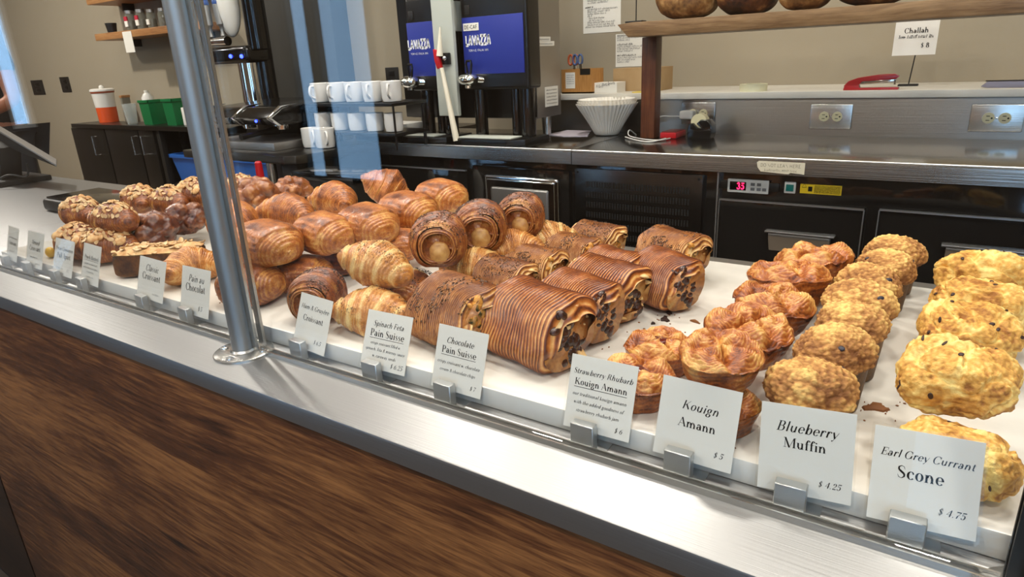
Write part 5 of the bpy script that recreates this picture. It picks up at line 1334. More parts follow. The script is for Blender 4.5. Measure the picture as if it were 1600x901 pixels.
# notices on the wall
def notice(px0, px1, py0, py1, label, lines, seed):
    y = YW - .0015; x0, x1 = at_y(px0, (py0 + py1) / 2, y).x, at_y(px1, (py0 + py1) / 2, y).x; z1, z0 = at_y((px0 + px1) / 2, py0, y).z, at_y((px0 + px1) / 2, py1, y).z
    o = tag(MB().box(x0, x1, y, YW - .0002, z0, z1).obj('paper_notice', 'paper', smooth=False), label, 'notice', 'paper notices on the wall')
    pr = MB(); F = lambda u, v: Vector((u, y - .0006, v)); rr = random.Random(seed); w = x1 - x0
    for i, (ind, ln, bold) in enumerate(lines):
        scribble(pr, w * ln, x0 + w * (ind + ln / 2), z1 - (z1 - z0) * (.08 + .86 * i / len(lines)), .0085, F, rr, .2 if bold else .12)
    pr.obj('printing', 'print_grey', o, smooth=False)
notice(911, 970, -38, 51, 'larger typed paper notice on the wall above the bamboo box', [(.06, .3, 1), (.14, .8, 0), (.14, .5, 0), (.14, .75, 0), (.14, .6, 0), (.06, .0, 0), (.06, .3, 1), (.12, .8, 0), (.12, .5, 0), (.12, .7, 0), (.12, .55, 0), (.0, .0, 0), (.06, .2, 1), (.12, .8, 0), (.12, .6, 0), (.12, .5, 0), (.12, .12, 0), (.16, .4, 0), (.16, .35, 0), (.12, .75, 0), (.12, .7, 0), (.06, .8, 0)], 3)
notice(962, 1010, 52, 104, 'smaller notice with bold headings, half hidden by the wooden post', [(.05, .5, 1), (.05, .7, 0), (.05, .4, 0), (0, 0, 0), (.05, .5, 1), (.05, .85, 0), (.05, .75, 0), (.05, .5, 0), (0, 0, 0), (.05, .6, 1), (.05, .85, 0), (.05, .6, 0), (.05, .4, 0)], 6)
# ------------------------------------------------------------------ coffee brewer with two dispensers
M('brand_blue', '#1f2f8a', .45); M('lettering_white', '#e8e8ea', .5, spec=.2); M('black_plastic', '#0e0d0c', .28); M('cream_cone', '#e2dac4', .6); M('pale_panel', '#b9bdb2', .4)
BX0, BX1 = -1.93, -1.31
t = thing('coffee_brewer', 'tall steel coffee brewer behind the two blue dispensers', 'coffee machine', (-1.6, 2.2, ZK))
MB().box(BX0, BX1, 2.115, 2.29, .985, 1.95, .004).obj('body', 'steel_dull', t)
MB().box(BX0 + .004, BX1 - .002, 2.085, 2.116, .99, 1.94, .003).obj('front_panel', 'black_plastic', t)
for lx in (BX0 + .05, BX1 - .05):
    for ly in (2.15, 2.26): MB().cyl((lx, ly, ZK), (lx, ly, .986), .016, .020, 16).obj('leg', 'steel', t)
cx0, cx1 = at_y(680, 100, 1.955).x, at_y(711, 100, 1.955).x
MB().box(cx0, cx1, 1.955, 1.972, at_y(700, 181, 1.955).z, 1.62, .003).box(cx0 + .03, cx1 - .03, 1.97, 2.09, 1.30, 1.4).obj('centre_panel', 'pale_panel', t)
MB().box(BX0 + .01, BX1 - .02, 2.0, 2.115, 1.455, 1.60, .01).obj('brew_head', 'black_plastic', t)
hz = at_y(692, 92, 1.94).z; hx = at_y(687, 92, 1.94).x
v = MB().box(hx + .006, hx + .040, 1.938, 1.956, hz - .020, hz + .020, .004).obj('water_valve', 'black_plastic', t)
MB().prism([(hx - .018, 1.925, hz + .035), (hx + .004, 1.925, hz + .030), (hx + .016, 1.925, hz - .030), (hx - .004, 1.925, hz - .034), (hx - .014, 1.925, hz - .005)], (0, .014, 0), bev=.004).obj('tap_handle', 'red_plastic', v, label='red hot water handle')
MB().ball((hx + .028, 1.933, hz + .002), .008, 12, 8).obj('knob', 'chrome', v)
# two white tapering cones of the water spout hang by the panel
zt1, zb1 = at_y(686, 42, 1.93).z, at_y(714, 214, 1.93).z
MB().cyl((at_y(687, 85, 1.93).x, 1.93, hz + .01), (at_y(686, 42, 1.93).x, 1.935, zt1), .012, .002, 16).cyl((at_y(690, 104, 1.93).x, 1.93, hz - .03), (at_y(713, 214, 1.93).x, 1.93, ZK + .012), .007, .012, 16).obj('spout_tube', 'cream_cone', t)
for (pa, pb_, pc, pd, n_) in ((833, 58, 860, 64, 3), (834, 64, 866, 72, 4), (851, 133, 872, 163, 5)):
    a, b = at_x(pa, pb_, BX1), at_x(pc, pd, BX1)
    if n_ == 5: z0_, z1_ = at_x(861, 166, BX1).z, at_x(861, 135, BX1).z
    else: z1_, z0_ = (a.z + b.z) / 2 + .008, (a.z + b.z) / 2 - .008
    st = MB().box(BX1 - .0005, BX1 + .0006, min(a.y, b.y), max(a.y, b.y), z0_, z1_).obj('sticker', 'paper', t, smooth=False)
    pr = MB(); F = lambda u, v_: Vector((BX1 + .0012, u, v_)); w = abs(b.y - a.y)
    for i in range(1 if n_ < 5 else 6): scribble(pr, w * .8, (a.y + b.y) / 2, z1_ - (.011 if n_ < 5 else .014 + .012 * i), .005, F, random.Random(i + pa), .15)
    pr.obj('printing', 'print_grey', st, smooth=False)
def dispenser(x0, x1, blue, word, nozzle, label, decaf=None):
    yf, yk = 1.998, 2.082; cx = (x0 + x1) / 2
    t = thing('coffee_dispenser', label, 'coffee dispenser', (cx, 2.04, ZK), 'coffee dispensers')
    zb = at_y(760, 140, yf).z; ztop = 1.425
    MB().box(x0, x1, yf, yk, zb, ztop, .012, 3).obj('tank', 'black_plastic', t)
    bx0, bx1, bz0, bz1 = blue
    p = MB().box(bx0, bx1, yf - .003, yf + .002, bz0, bz1, .001).obj('blue_panel', 'brand_blue', t, label='blue brand panel')
    L = MB(); F = lambda u, v: Vector((u, yf - .0036, v)); wx0, wx1, wz0, wz1 = word
    lettering(L, 'LAVAZZA', wx1 - wx0, (wx0 + wx1) / 2, wz0, F, 's', .23, height=(wz1 - wz0))
    lettering(L, 'TORINO, ITALIA, 1895', (wx1 - wx0) * .78, (wx0 + wx1) / 2, wz0 - .021, F, 's', .10)
    L.obj('lettering', 'lettering_white', p, smooth=False)
    if decaf:
        dx0, dx1, dz0, dz1 = decaf
        d = MB().box(dx0, dx1, yf - .0048, yf - .003, dz0, dz1, .0004).obj('decaf_label', 'paper', p, smooth=False, label='white label reading DE-CAF')
        L = MB(); lettering(L, 'DE-CAF', (dx1 - dx0) * .86, (dx0 + dx1) / 2, dz0 + (dz1 - dz0) * .26, lambda u, v: Vector((u, yf - .0053, v)), 's', .09, height=(dz1 - dz0) * .46)
        for i_ in (0,): L.xf(Matrix.Identity(4))
        L.obj('decaf_lettering', 'print', p, smooth=False)
    nx, nz_ = nozzle
    n_ = MB(); n_.ball((nx, yf - .030, nz_), (.039, .036, .023), 24, 14); n_.cyl((nx, yf - .03, nz_ - .005), (nx, yf - .03, nz_ - .03), .016, .013, 20); n_.cyl((nx + .01, yf - .02, nz_), (nx + .04, yf + .01, nz_ - .004), .013, n=16)
    n_.obj('faucet', 'chrome', t)
    h = MB(); h.tube([(nx + .004, yf - .035, nz_ + .014), (nx - .002, yf - .036, nz_ + .05), (nx + .002, yf - .036, nz_ + .062), (nx + .020, yf - .036, nz_ + .062), (nx + .022, yf - .036, nz_ + .05), (nx + .014, yf - .035, nz_ + .014)], .0045, 8); h.obj('faucet_handle', 'black_plastic', t)
    for (lx, ly, r) in ((x0 + .045, 2.03, .024), (x1 - .09, 2.05, .018), (x1 - .035, 2.04, .026)):
        MB().cyl((lx, ly, ZK + .022), (lx, ly, zb + .01), r, n=20).obj('leg', 'black_gloss', t)
    b = MB().prism([(x0 - .02, 1.935, ZK), (x0 + .03, 1.915, ZK), (x1 - .05, 1.915, ZK), (x1 + .01, 1.945, ZK), (x1 + .015, 2.10, ZK), (x0 - .015, 2.10, ZK)], (0, 0, .022), bev=.005); b.obj('base', 'black_plastic', t)
    MB().box(x0 + .0, x1 - .045, 1.935, 2.01, ZK + .0215, ZK + .026, .001).obj('drip_grid', 'pale_panel', t)
    c = MB().box(x0 + .012, x1 - .012, yf + .006, yk - .006, ztop - .004, ztop + .018, .006).obj('lid', 'black_plastic', t)
    w_ = MB().box(bx0 + .012, bx0 + .036, yf - .0022, yf + .003, bz1 + .008, bz1 + .040, .002).obj('badge', 'near_black', t)
yf = 1.995
def rb(px0, py0, px1, py1):
    a, b = at_y(px0, (py0 + py1) / 2, yf), at_y(px1, (py0 + py1) / 2, yf); z1, z0 = at_y((px0 + px1) / 2, py0, yf).z, at_y((px0 + px1) / 2, py1, yf).z; return a.x, b.x, z0, z1
lx0 = at_y(636, 60, yf).x; rx0, rx1 = at_y(721, 70, yf).x, at_y(818, 70, yf).x
q = rb(637, 34, 684, 119); nz0 = at_y(640, 128, yf - .03)
dispenser(lx0, lx0 + .185, (lx0 + .002, lx0 + .18, q[2], q[3]), (rb(637, 62, 672, 76)), (nz0.x, nz0.z), 'left coffee dispenser with blue brand panel')
q = rb(725, 24, 812, 115); nz0 = at_y(731, 124, yf - .03)
dispenser(rx0, rx1 + .015, (rx0 + .008, rx1, q[2], q[3]), rb(727, 55, 767, 70), (nz0.x, nz0.z), 'right coffee dispenser with blue panel labelled DE-CAF', rb(724, 36, 748, 48))
# black wall outlet left of the brewer
def dark_plate(px0, px1, py0, py1, label):
    y = YW; x0, x1 = at_y(px0, (py0 + py1) / 2, y).x, at_y(px1, (py0 + py1) / 2, y).x; z1, z0 = at_y((px0 + px1) / 2, py0, y).z, at_y((px0 + px1) / 2, py1, y).z
    t = thing('wall_socket', label, 'socket', ((x0 + x1) / 2, y, (z0 + z1) / 2), 'dark sockets on the back wall')
    MB().box(x0, x1, y - .006, y, z0, z1, .003).obj('plate', 'near_black', t)
    w, h = (x1 - x0), (z1 - z0)
    for s_ in (.3, .7):
        r = MB().box(x0 + w * .3, x0 + w * .7, y - .0085, y - .005, z0 + h * (s_ - .13), z0 + h * (s_ + .13), .003).obj('receptacle', 'black_plastic', t)
        MB().box(x0 + w * .42, x0 + w * .46, y - .0092, y - .008, z0 + h * (s_ - .05), z0 + h * (s_ + .05)).box(x0 + w * .54, x0 + w * .58, y - .0092, y - .008, z0 + h * (s_ - .05), z0 + h * (s_ + .05)).obj('slots', 'slot_black', r, smooth=False)
dark_plate(604, 624, 105, 137, 'black wall socket left of the coffee dispensers')
dark_plate(51, 69, 125, 148, 'dark wall socket farthest left on the back wall')
dark_plate(96, 110, 120, 144, 'dark wall socket above the black cabinet, nearer the canister')

# ------------------------------------------------------------------ espresso bar
M('bar_steel', (.12, .115, .105, 1), .3, 1.)
bar = thing('espresso_bar', 'black bar cabinet with a dark steel top under the espresso machine', 'counter', (-2.5, 2.1, 0))
poly = [(-2.62, 1.50), (-1.99, 1.50), (-1.95, 1.52), (-1.935, 1.56), (-1.93, 1.86), (-1.945, 2.62), (-2.62, 2.62)]
MB().prism([(x, y, ZK - .03) for x, y in poly], (0, 0, .03), bev=.004).obj('bar_top', 'bar_steel', bar)
MB().prism([(-2.06, 1.54, 0), (-2.0, 1.56, 0), (-1.975, 1.62, 0), (-1.955, 1.88, 0), (-1.955, 2.6, 0), (-2.5, 2.6, 0), (-2.5, 1.80, 0)], (0, 0, ZK - .0305), bev=.004).obj('cabinet', 'black_matte', bar)
for lx, ly in ((-2.12, 1.54), (-2.58, 1.54), (-2.58, 2.58)): MB().cyl((lx, ly, 0), (lx, ly, ZK - .03), .018, n=16).obj('leg', 'steel', bar)
# espresso machine
em = thing('espresso_machine', 'black espresso machine with chrome edges at the left of the bar', 'espresso machine', (-2.6, 1.85, ZK))
M('led_blue', '#2030ff', .4, emit='#2a3cff', estr=12.)
ex0, ex1 = -2.60, -2.14
pr = [(1.62, ZK + .09), (1.58, ZK + .12), (1.64, ZK + .155), (1.98, ZK + .17), (1.98, ZK + .03), (1.85, ZK + .03), (1.85, ZK + .09)]
MB().prism([(ex0, y, z) for y, z in pr], (ex1 - ex0, 0, 0), bev=.006).obj('machine_body', 'black_gloss', em)
for x in (ex0, (ex0 + ex1) / 2, ex1 - .012):
    MB().prism([(x, 1.615, ZK + .088), (x, 1.572, ZK + .12), (x, 1.636, ZK + .161), (x, 1.72, ZK + .165), (x, 1.65, ZK + .150), (x, 1.592, ZK + .12), (x, 1.63, ZK + .09)], (.012, 0, 0), bev=.002).obj('edge_trim', 'chrome', em)
MB().box(ex0, ex1, 1.58, 1.98, ZK, ZK + .03, .005).obj('drip_tray', 'steel_dull', em)
for x in (ex0 + .12, ex1 - .12):
    g_ = MB().cyl((x, 1.72, ZK + .092), (x, 1.72, ZK + .066), .034, .034, 24).obj('group_head', 'chrome', em)
    MB().tube([(x, 1.70, ZK + .064), (x, 1.62, ZK + .062), (x, 1.53, ZK + .055)], [.018, .010, .012], 12).obj('portafilter', 'black_plastic', g_)
MB().ball((at_y(399, 194, 1.585).x, 1.590, ZK + .108), .005, 10, 8).obj('status_light', 'led_blue', em)
# cup rack with white mugs
M('mug_white', '#d9d6cf', .25, coat=.3)
RY = 1.74; r0, r1 = at_y(487, 205, RY).x, at_y(610, 165, RY).x
zt3 = [ZK, at_y(545, 206, RY).z, at_y(545, 161, RY).z]
rk = thing('cup_rack', 'two tier black cup rack on the espresso bar', 'rack', ((r0 + r1) / 2, RY + .08, ZK))
for z in zt3[1:]: MB().box(r0 - .02, r1 + .02, RY - .01, RY + .17, z - .012, z, .003).obj('shelf', 'black_plastic', rk)
for x in (r0 - .012, r1 + .012):
    for y_ in (RY + .155,): MB().cyl((x, y_, ZK), (x, y_, zt3[2] - .012), .006, n=12).obj('upright', 'black_plastic', rk)
    MB().cyl((x, RY + .0, ZK), (x, RY + .0, zt3[2] - .012), .004, n=12).obj('upright', 'black_plastic', rk)
mug0 = None
def mug(x, y, z, rz, h, label):
    global mug0
    if mug0 is None:
        t = thing('coffee_mug', label, 'mug', (0, 0, 0), 'white mugs on the cup rack')
        MB().lathe([(0, 0), (.030, 0), (.036, .004), (.039, .02), (.040, .078), (.0385, .079), (.0365, .077), (.0355, .012), (0, .009)], (0, 0, 0), 40).obj('cup', 'mug_white', t)
        MB().tube(spline([(.038, 0, .066), (.055, 0, .066), (.064, 0, .050), (.060, 0, .030), (.038, 0, .018)], 5), [.0045] * 21, 10).obj('handle', 'mug_white', t)
        mug0 = t
    else: t = dup(mug0, label=label)
    t.location = (x, y, z); t.rotation_euler = (0, 0, rz); t.scale = (h / .079,) * 3
order = ('leftmost', 'second', 'third', 'fourth', 'rightmost')
for i in range(5):
    x = r0 + .034 + (r1 - r0 - .06) * i / 4
    mug(x, RY + .04, zt3[2], -1.45 + .1 * i, .072, '%s white mug on the top tier of the cup rack' % order[i])
    mug(x - .004, RY + .04, zt3[1], 1.2 + .3 * i, .066, '%s white mug on the middle tier of the cup rack' % order[i])
for i, x in enumerate((r0 + .032, r0 + .105)):
    mug(x, RY - .03, ZK, -.55, .074, ('left' if i == 0 else 'right') + ' white mug under the cup rack, handle to the front')
# white board on a dark tray, black canister, black bin
x0, x1 = -1.93, at_y(652, 190, 2.0).x
t = thing('cutting_board', 'white cutting board lying on a black tray behind the mugs', 'cutting board', (-1.98, 2.05, ZK))
cb0, cb1 = -2.06, lx0 - .03
zc_ = at_y(610, 200, 1.93).z
MB().box(cb0, cb1, 1.93, 2.085, zc_ - .02, zc_ + .012, .004).obj('board', 'plastic_white', t)
MB().box(cb0 - .01, cb1 - .005, 1.925, 2.09, ZK, zc_ - .02, .004).obj('tray', 'black_plastic', t)
bz = at_y(545, 272, 1.40).z; b0_, b1_ = at_y(478, 285, 1.40).x, at_y(566, 275, 1.40).x
bn = MB(); bn.box(b0_, b1_, 1.36, 1.47, 0, bz, .015, 3)
t = thing('waste_bin', 'tall black bin standing behind the back row of croissants', 'bin', ((b0_ + b1_) / 2, 1.41, 0)); bn.obj('bin_body', 'black_matte', t)
MB().box(b0_ - .008, b1_ + .008, 1.352, 1.478, bz - .02, bz + .006, .006).obj('rim', 'black_gloss', t)
# beverage tap tower
ty = 2.36
def ty_(px, py): return at_y(px, py, ty)
tw = thing('tap_tower', 'black and chrome beverage tap tower with two blue lights', 'tap tower', (ty_(395, 160).x, ty, ZK))
bx = ty_(393, 120).x
MB().cyl((bx, ty, ZK), (bx, ty, ty_(390, 90).z), .062, n=36).obj('column', 'chrome', tw)
MB().cyl((bx + .06, ty + .05, ZK), (bx + .06, ty + .05, 2.2), .05, n=30).obj('rear_column', 'black_gloss', tw)
hz0, hz1 = ty_(380, 99).z, ty_(380, 72).z; hx0, hx1 = ty_(347, 80).x, ty_(408, 85).x
MB().box(hx0, hx1, ty - .09, ty + .07, hz0, hz1, .03, 4).obj('tap_head', 'black_gloss', tw)
ux = ty_(398, 30).x; MB().cyl((ux, ty, hz1 - .02), (ux, ty, 2.15), .055, n=30).obj('upper_tower', 'black_gloss', tw)
for px in (360, 377):
    q = at_y(px, 88, ty - .094); MB().ball((q.x, ty - .092, q.z), .010, 12, 8).obj('light', 'led_blue', tw)
a, b = at_y(331, 66, ty - .08), at_y(356, 64, ty - .08)
MB().cyl(tuple(a), tuple(b), .020, .024, 24).obj('spout_bar', 'chrome', tw)
M('cap_blue', '#3a5a9a', .3)
for i, (pa, pb_) in enumerate((((331, 58), (320, 8)), ((349, 56), (338, 6)))):
    a, b = at_y(*pa, ty - .08), at_y(*pb_, ty - .08); m_ = a.lerp(b, .3)
    h = MB().tube([tuple(a), tuple(a.lerp(b, .12)), tuple(m_), tuple(a.lerp(b, .36)), tuple(a.lerp(b, .97)), tuple(b)], [.013, .009, .012, .021, .023, .018], 16).obj('tap_handle', 'steel_tube', tw)
    MB().ball(tuple(b + (b - a) * .05), (.022, .022, .026), 16, 10).obj('handle_cap', 'cap_blue', h)
q = at_y(358, 8, ty - .02)
M('globe_white', '#f0ece0', .3)
MB().ball((q.x, ty - .03, q.z), (.062, .06, .16), 28, 20).obj('white_dome', 'globe_white', tw)

# ------------------------------------------------------------------ far left: black cabinets, table and what stands on them
CY = 2.45; cz = at_y(113, 193, CY).z; cxa = at_y(113, 193, CY).x; cxb = at_y(246, 230, CY).x; cxc = -2.66
t = thing('base_cabinet', 'black base cabinet with steel bar handles against the back wall', 'cabinet', ((cxa + cxb) / 2, 2.62, 0))
MB().box(cxa + .01, cxb, CY + .02, 2.66, 0, cz - .03, .002).obj('body', 'laminate_black', t)
for (p0_, p1_, hx) in ((118, 168, 150), (170, 219, 212), (221, 243, 226)):
    a, b = at_y(p0_, 230, CY).x, at_y(p1_, 230, CY).x
    d = MB().box(a, b, CY + .002, CY + .02, .1, cz - .034, .002).obj('door', 'laminate_black', t)
    h1, h0 = at_y(hx, 213, CY), at_y(hx + 7, 241, CY)
    MB().tube([(h1.x, CY + .002, h1.z), (h1.x, CY - .03, h1.z), (h1.x, CY - .03, h0.z), (h1.x, CY + .002, h0.z)], .006, 10).obj('handle', 'steel', d)
MB().box(cxa, cxc, CY - .012, 2.672, cz - .03, cz, .003).obj('cabinet_top', 'laminate_black', t)
w = thing('work_table', 'dark open work table between the black cabinet and the espresso bar', 'table', ((cxb + cxc) / 2, 2.6, 0))
for x in (cxb + .022, cxc - .022):
    for y_ in (CY + .03, 2.64): MB().box(x - .02, x + .02, y_ - .02, y_ + .02, 0, cz - .031, .002).obj('leg', 'black_matte', w)
zs = at_y(300, 292, CY).z
MB().box(cxb + .005, cxc, CY + .005, 2.66, zs - .03, zs, .002).obj('lower_shelf', 'laminate_black', w)
MB().box(cxb + .005, cxc, 2.655, 2.668, zs, cz - .031).obj('back_panel', 'laminate_black', w)
M('crate_blue', '#1c5aa8', .4)
ca, cb_ = cxb + .09, -3.2; zt_ = at_y(300, 245, CY).z
t = thing('bus_tub', 'blue plastic tub on the lower shelf of the work table', 'tub', ((ca + cb_) / 2, CY + .15, zs))
m = MB(); n_ = 4
def frustum(mb, x0, x1, y0, y1, z0, z1, inset, th):
    P = lambda i, z, d: [(x0 + i + d, y0 + i + d, z), (x1 - i - d, y0 + i + d, z), (x1 - i - d, y1 - i - d, z), (x0 + i + d, y1 - i - d, z)]
    V = P(inset, z0, 0) + P(0, z1, 0) + P(0, z1, th) + P(inset, z0 + th, th)
    F = [(3, 2, 1, 0)] + [(i, (i + 1) % 4, 4 + (i + 1) % 4, 4 + i) for i in range(4)] + [(4 + i, 4 + (i + 1) % 4, 8 + (i + 1) % 4, 8 + i) for i in range(4)] + [(8 + i, 8 + (i + 1) % 4, 12 + (i + 1) % 4, 12 + i) for i in range(4)] + [(12, 13, 14, 15)]
    mb.add(V, F)
frustum(m, ca, cb_, CY + .03, CY + .17, zs, zt_, .03, .006); m.obj('tub_wall', 'crate_blue', t, smooth=False)
MB().box(ca - .012, cb_ + .012, CY + .018, CY + .034, zt_ - .02, zt_ + .004, .003).box(ca - .012, cb_ + .012, CY + .166, CY + .182, zt_ - .02, zt_ + .004, .003).box(ca - .012, ca + .004, CY + .018, CY + .182, zt_ - .02, zt_ + .004, .003).box(cb_ - .004, cb_ + .012, CY + .018, CY + .182, zt_ - .02, zt_ + .004, .003).obj('rim', 'crate_blue', t)
# a red spray cap on a bottle by the bar
q = at_y(406, 270, 1.44); rz1 = at_y(404, 254, 1.44).z
t = thing('sanitizer_bottle', 'bottle with a red cap behind the pull apart buns', 'bottle', (q.x, 1.44, 0))
MB().cyl((q.x, 1.44, rz1 - .05), (q.x, 1.44, rz1), .014, .012, 20).lathe([(.012, rz1), (.008, rz1 + .005), (0, rz1 + .006)], (q.x, 1.44, 0), 20).obj('cap', 'red_plastic', t)
MB().lathe([(0, 0), (.04, 0), (.042, .01), (.042, rz1 - .12), (.03, rz1 - .08), (.013, rz1 - .05), (0, rz1 - .05)], (q.x, 1.44, 0), 28).obj('bottle_body', 'plastic_white', t)
# on the cabinet top
M('canister_white', '#dedad0', .4); M('canister_orange', '#d9531e', .4); M('canister_band', '#9a4a2e', .4); M('green_plastic', '#0f6b3a', .35); M('tin_grey', '#6f6a5c', .45)
M('tumbler', '#c9cdc6', .12, alpha=.38)
CZ = cz
def rad_for(c, w):
    q = project([(c[0] + .05 * math.cos(a), c[1] + .05 * math.sin(a), c[2]) for a in [2 * PI * i / 24 for i in range(24)]]); return .05 * w / (q[:, 0].max() - q[:, 0].min())
def fit_x(px0, px1, y0, y1, z0, z1):
    x0, x1 = at_y(px0, 175, y0).x, at_y(px1, 175, y0).x
    for _ in range(12):
        q = project([(x, y, z) for x in (x0, x1) for y in (y0, y1) for z in (z0, z1)])[:, 0]
        k = (x1 - x0) / (q.max() - q.min()); x0 += (px0 - q.min()) * abs(k) * .8; x1 += (px1 - q.max()) * abs(k) * .8
    return x0, max(x1, x0 + .03)
def base_at(px, py): return at_z(px, py, CZ)
c = base_at(165, 186); c.y = min(c.y, 2.60); c = Vector((at_y(165, 165, c.y).x, c.y, CZ)); r = rad_for(c, 38) * .95; h = at_y(165, 138, c.y).z - CZ
t = thing('canister', 'tall white and orange canister on the black cabinet', 'canister', tuple(c))
MB().lathe([(r * .86, CZ + .001), (r * .90, CZ + h * .45), (r * .905, CZ + h * .45)], tuple((c.x, c.y, 0)), 40).obj('orange_band', 'canister_orange', t)
MB().lathe([(r * .895, CZ + h * .45), (r * .98, CZ + h * .87), (0, CZ + h * .87)], (c.x, c.y, 0), 40).obj('white_body', 'canister_white', t)
MB().lathe([(r * 1.02, CZ + h * .87), (r * 1.05, CZ + h * .92), (r * 1.05, CZ + h * .92)], (c.x, c.y, 0), 40).obj('brown_stripe', 'canister_band', t)
MB().lathe([(r * 1.07, CZ + h * .92), (r * 1.07, CZ + h * .97), (r * .9, CZ + h), (0, CZ + h)], (c.x, c.y, 0), 40).ball((c.x, c.y, CZ + h * 1.03), .018, 14, 8).obj('lid', 'canister_white', t)
x0, x1 = at_y(184, 170, 2.68).x, at_y(207, 170, 2.68).x; z1 = at_y(192, 150, 2.62).z; x0, x1 = fit_x(187, 208, 2.60, 2.66, CZ, z1)
t = thing('metal_tin', 'grey square tin behind the tumbler on the black cabinet', 'tin', ((x0 + x1) / 2, 2.63, CZ))
MB().box(x0, x1, 2.60, 2.66, CZ, z1, .006).obj('tin_body', 'tin_grey', t); MB().box(x0 - .003, x1 + .003, 2.597, 2.663, z1 - .012, z1 + .006, .004).obj('tin_lid', 'oak_light', t)
x0, x1 = at_y(190, 175, 2.5).x, at_y(213, 175, 2.5).x; r = rad_for(((x0 + x1) / 2, 2.51, CZ), 23); z1 = at_y(202, 162, 2.5).z
tag(MB().lathe([(0, CZ), (r * .72, CZ), (r, z1), (r * .95, z1), (r * .66, CZ + .01), (0, CZ + .008)], ((x0 + x1) / 2, 2.51, 0), 32).obj('tumbler', 'tumbler'), 'clear tumbler standing before the grey tin', 'glass')
def caddy(px0, px1, pyt, y0, dep, label, lab):
    x0, x1 = at_y(px0, 175, y0).x, at_y(px1, 175, y0).x; z1 = at_y((px0 + px1) / 2, pyt, y0).z
    xm = (x0 + x1) / 2; x0, x1 = xm - .075, xm + .045; dep = .15
    t = thing('storage_bin', label, 'bin', ((x0 + x1) / 2, y0 + dep / 2, CZ), 'green bins on the black cabinet')
    m = MB(); frustum(m, x0, x1, y0, y0 + dep, CZ, z1, .006, .003); m.obj('bin_wall', 'green_plastic', t, smooth=False)
    MB().box(x0 - .006, x1 + .006, y0 - .006, y0 + .002, z1 - .016, z1 + .002, .002).obj('rim', 'green_plastic', t)
    MB().box(x1 - .002, x1 + .006, y0 - .006, y0 + dep + .006, z1 - .016, z1 + .002, .002).obj('rim', 'green_plastic', t)
    if lab: MB().box(x1 - .006, x1 + .001, y0 + dep * .45, y0 + dep * .8, CZ + (z1 - CZ) * .2, CZ + (z1 - CZ) * .45).obj('paper_label', 'paper', t, smooth=False)
caddy(211, 247, 157, 2.50, .045, 'left green bin next to the tumbler', False)
caddy(248, 284, 155, 2.50, .045, 'right green bin with a paper label, close to the post', True)
x0 = at_y(229, 150, 2.63).x
t = thing('spray_bottle', 'white bottle with blue band behind the left green bin', 'bottle', (x0, 2.635, CZ)); z1 = at_y(229, 141, 2.63).z
MB().lathe([(0, CZ), (.04, CZ), (.042, CZ + .02), (.040, z1 - .05), (.022, z1 - .02), (0, z1 - .02)], (x0, 2.635, 0), 28).obj('bottle_body', 'plastic_white', t)
MB().cyl((x0, 2.635, z1 - .021), (x0, 2.635, z1), .016, n=20).obj('cap', 'plastic_white', t); MB().cyl((x0, 2.635, CZ + .10), (x0, 2.635, CZ + .13), .043, n=28).obj('label_band', 'cap_blue', t)
x0 = at_y(284, 178, 2.52).x; x1 = at_y(296, 178, 2.52).x; z1 = at_y(290, 168, 2.52).z
t = thing('napkin_box', 'small white box at the right of the green bins', 'box', ((x0 + x1) / 2, 2.55, CZ)); MB().box(x0, x1, 2.52, 2.58, CZ, z1, .003).obj('carton', 'paper', t); MB().box(x0 + .012, x1 - .012, 2.535, 2.565, z1, z1 + .012, .002).obj('napkins', 'mug_white', t)
# wall shelves with jars
def wshelf(px0, px1, pyb, pyt, label):
    y = 2.58; x0, x1 = at_y(px0, (pyb + pyt) / 2, y).x, at_y(px1, (pyb + pyt) / 2, y).x; z0, z1 = at_y(px0 + 20, pyb, y).z, at_y(px0 + 20, pyt, y).z
    t = thing('wall_shelf', label, 'shelf', ((x0 + x1) / 2, 2.69, z0), 'wall shelves at the far left')
    MB().box(x0, x1, y, YW, z0, z1, .003).obj('plank', 'oak_light', t)
    for u in (.15, .85): MB().box(x0 + (x1 - x0) * u - .01, x0 + (x1 - x0) * u + .01, 2.72, YW, z0 - .05, z0, .002).obj('bracket', 'black_matte', t)
    return z1, y
sz, sy = wshelf(148, 315, 62, 51, 'lower wooden wall shelf with jars at the far left')
wshelf(134, 315, 5, -6, 'upper wooden wall shelf at the far left, cut by the picture top')
x0, x1 = at_y(194, 65, sy - .002).x, at_y(208, 65, sy - .002).x; z1, z0 = at_y(200, 49, sy).z, at_y(204, 82, sy).z
tag(MB().box(x0, x1, sy - .003, sy - .0005, z0, z1, .0004).obj('shelf_tag', 'paper', smooth=False), 'blank white tag hanging from the lower wall shelf', 'tag')
M('jar_glass', '#8f9082', .12, alpha=.45); M('jar_spice', '#4a3a26', .7); M('label_red', '#b8243a', .5); M('tin_black', '#1a1715', .45)
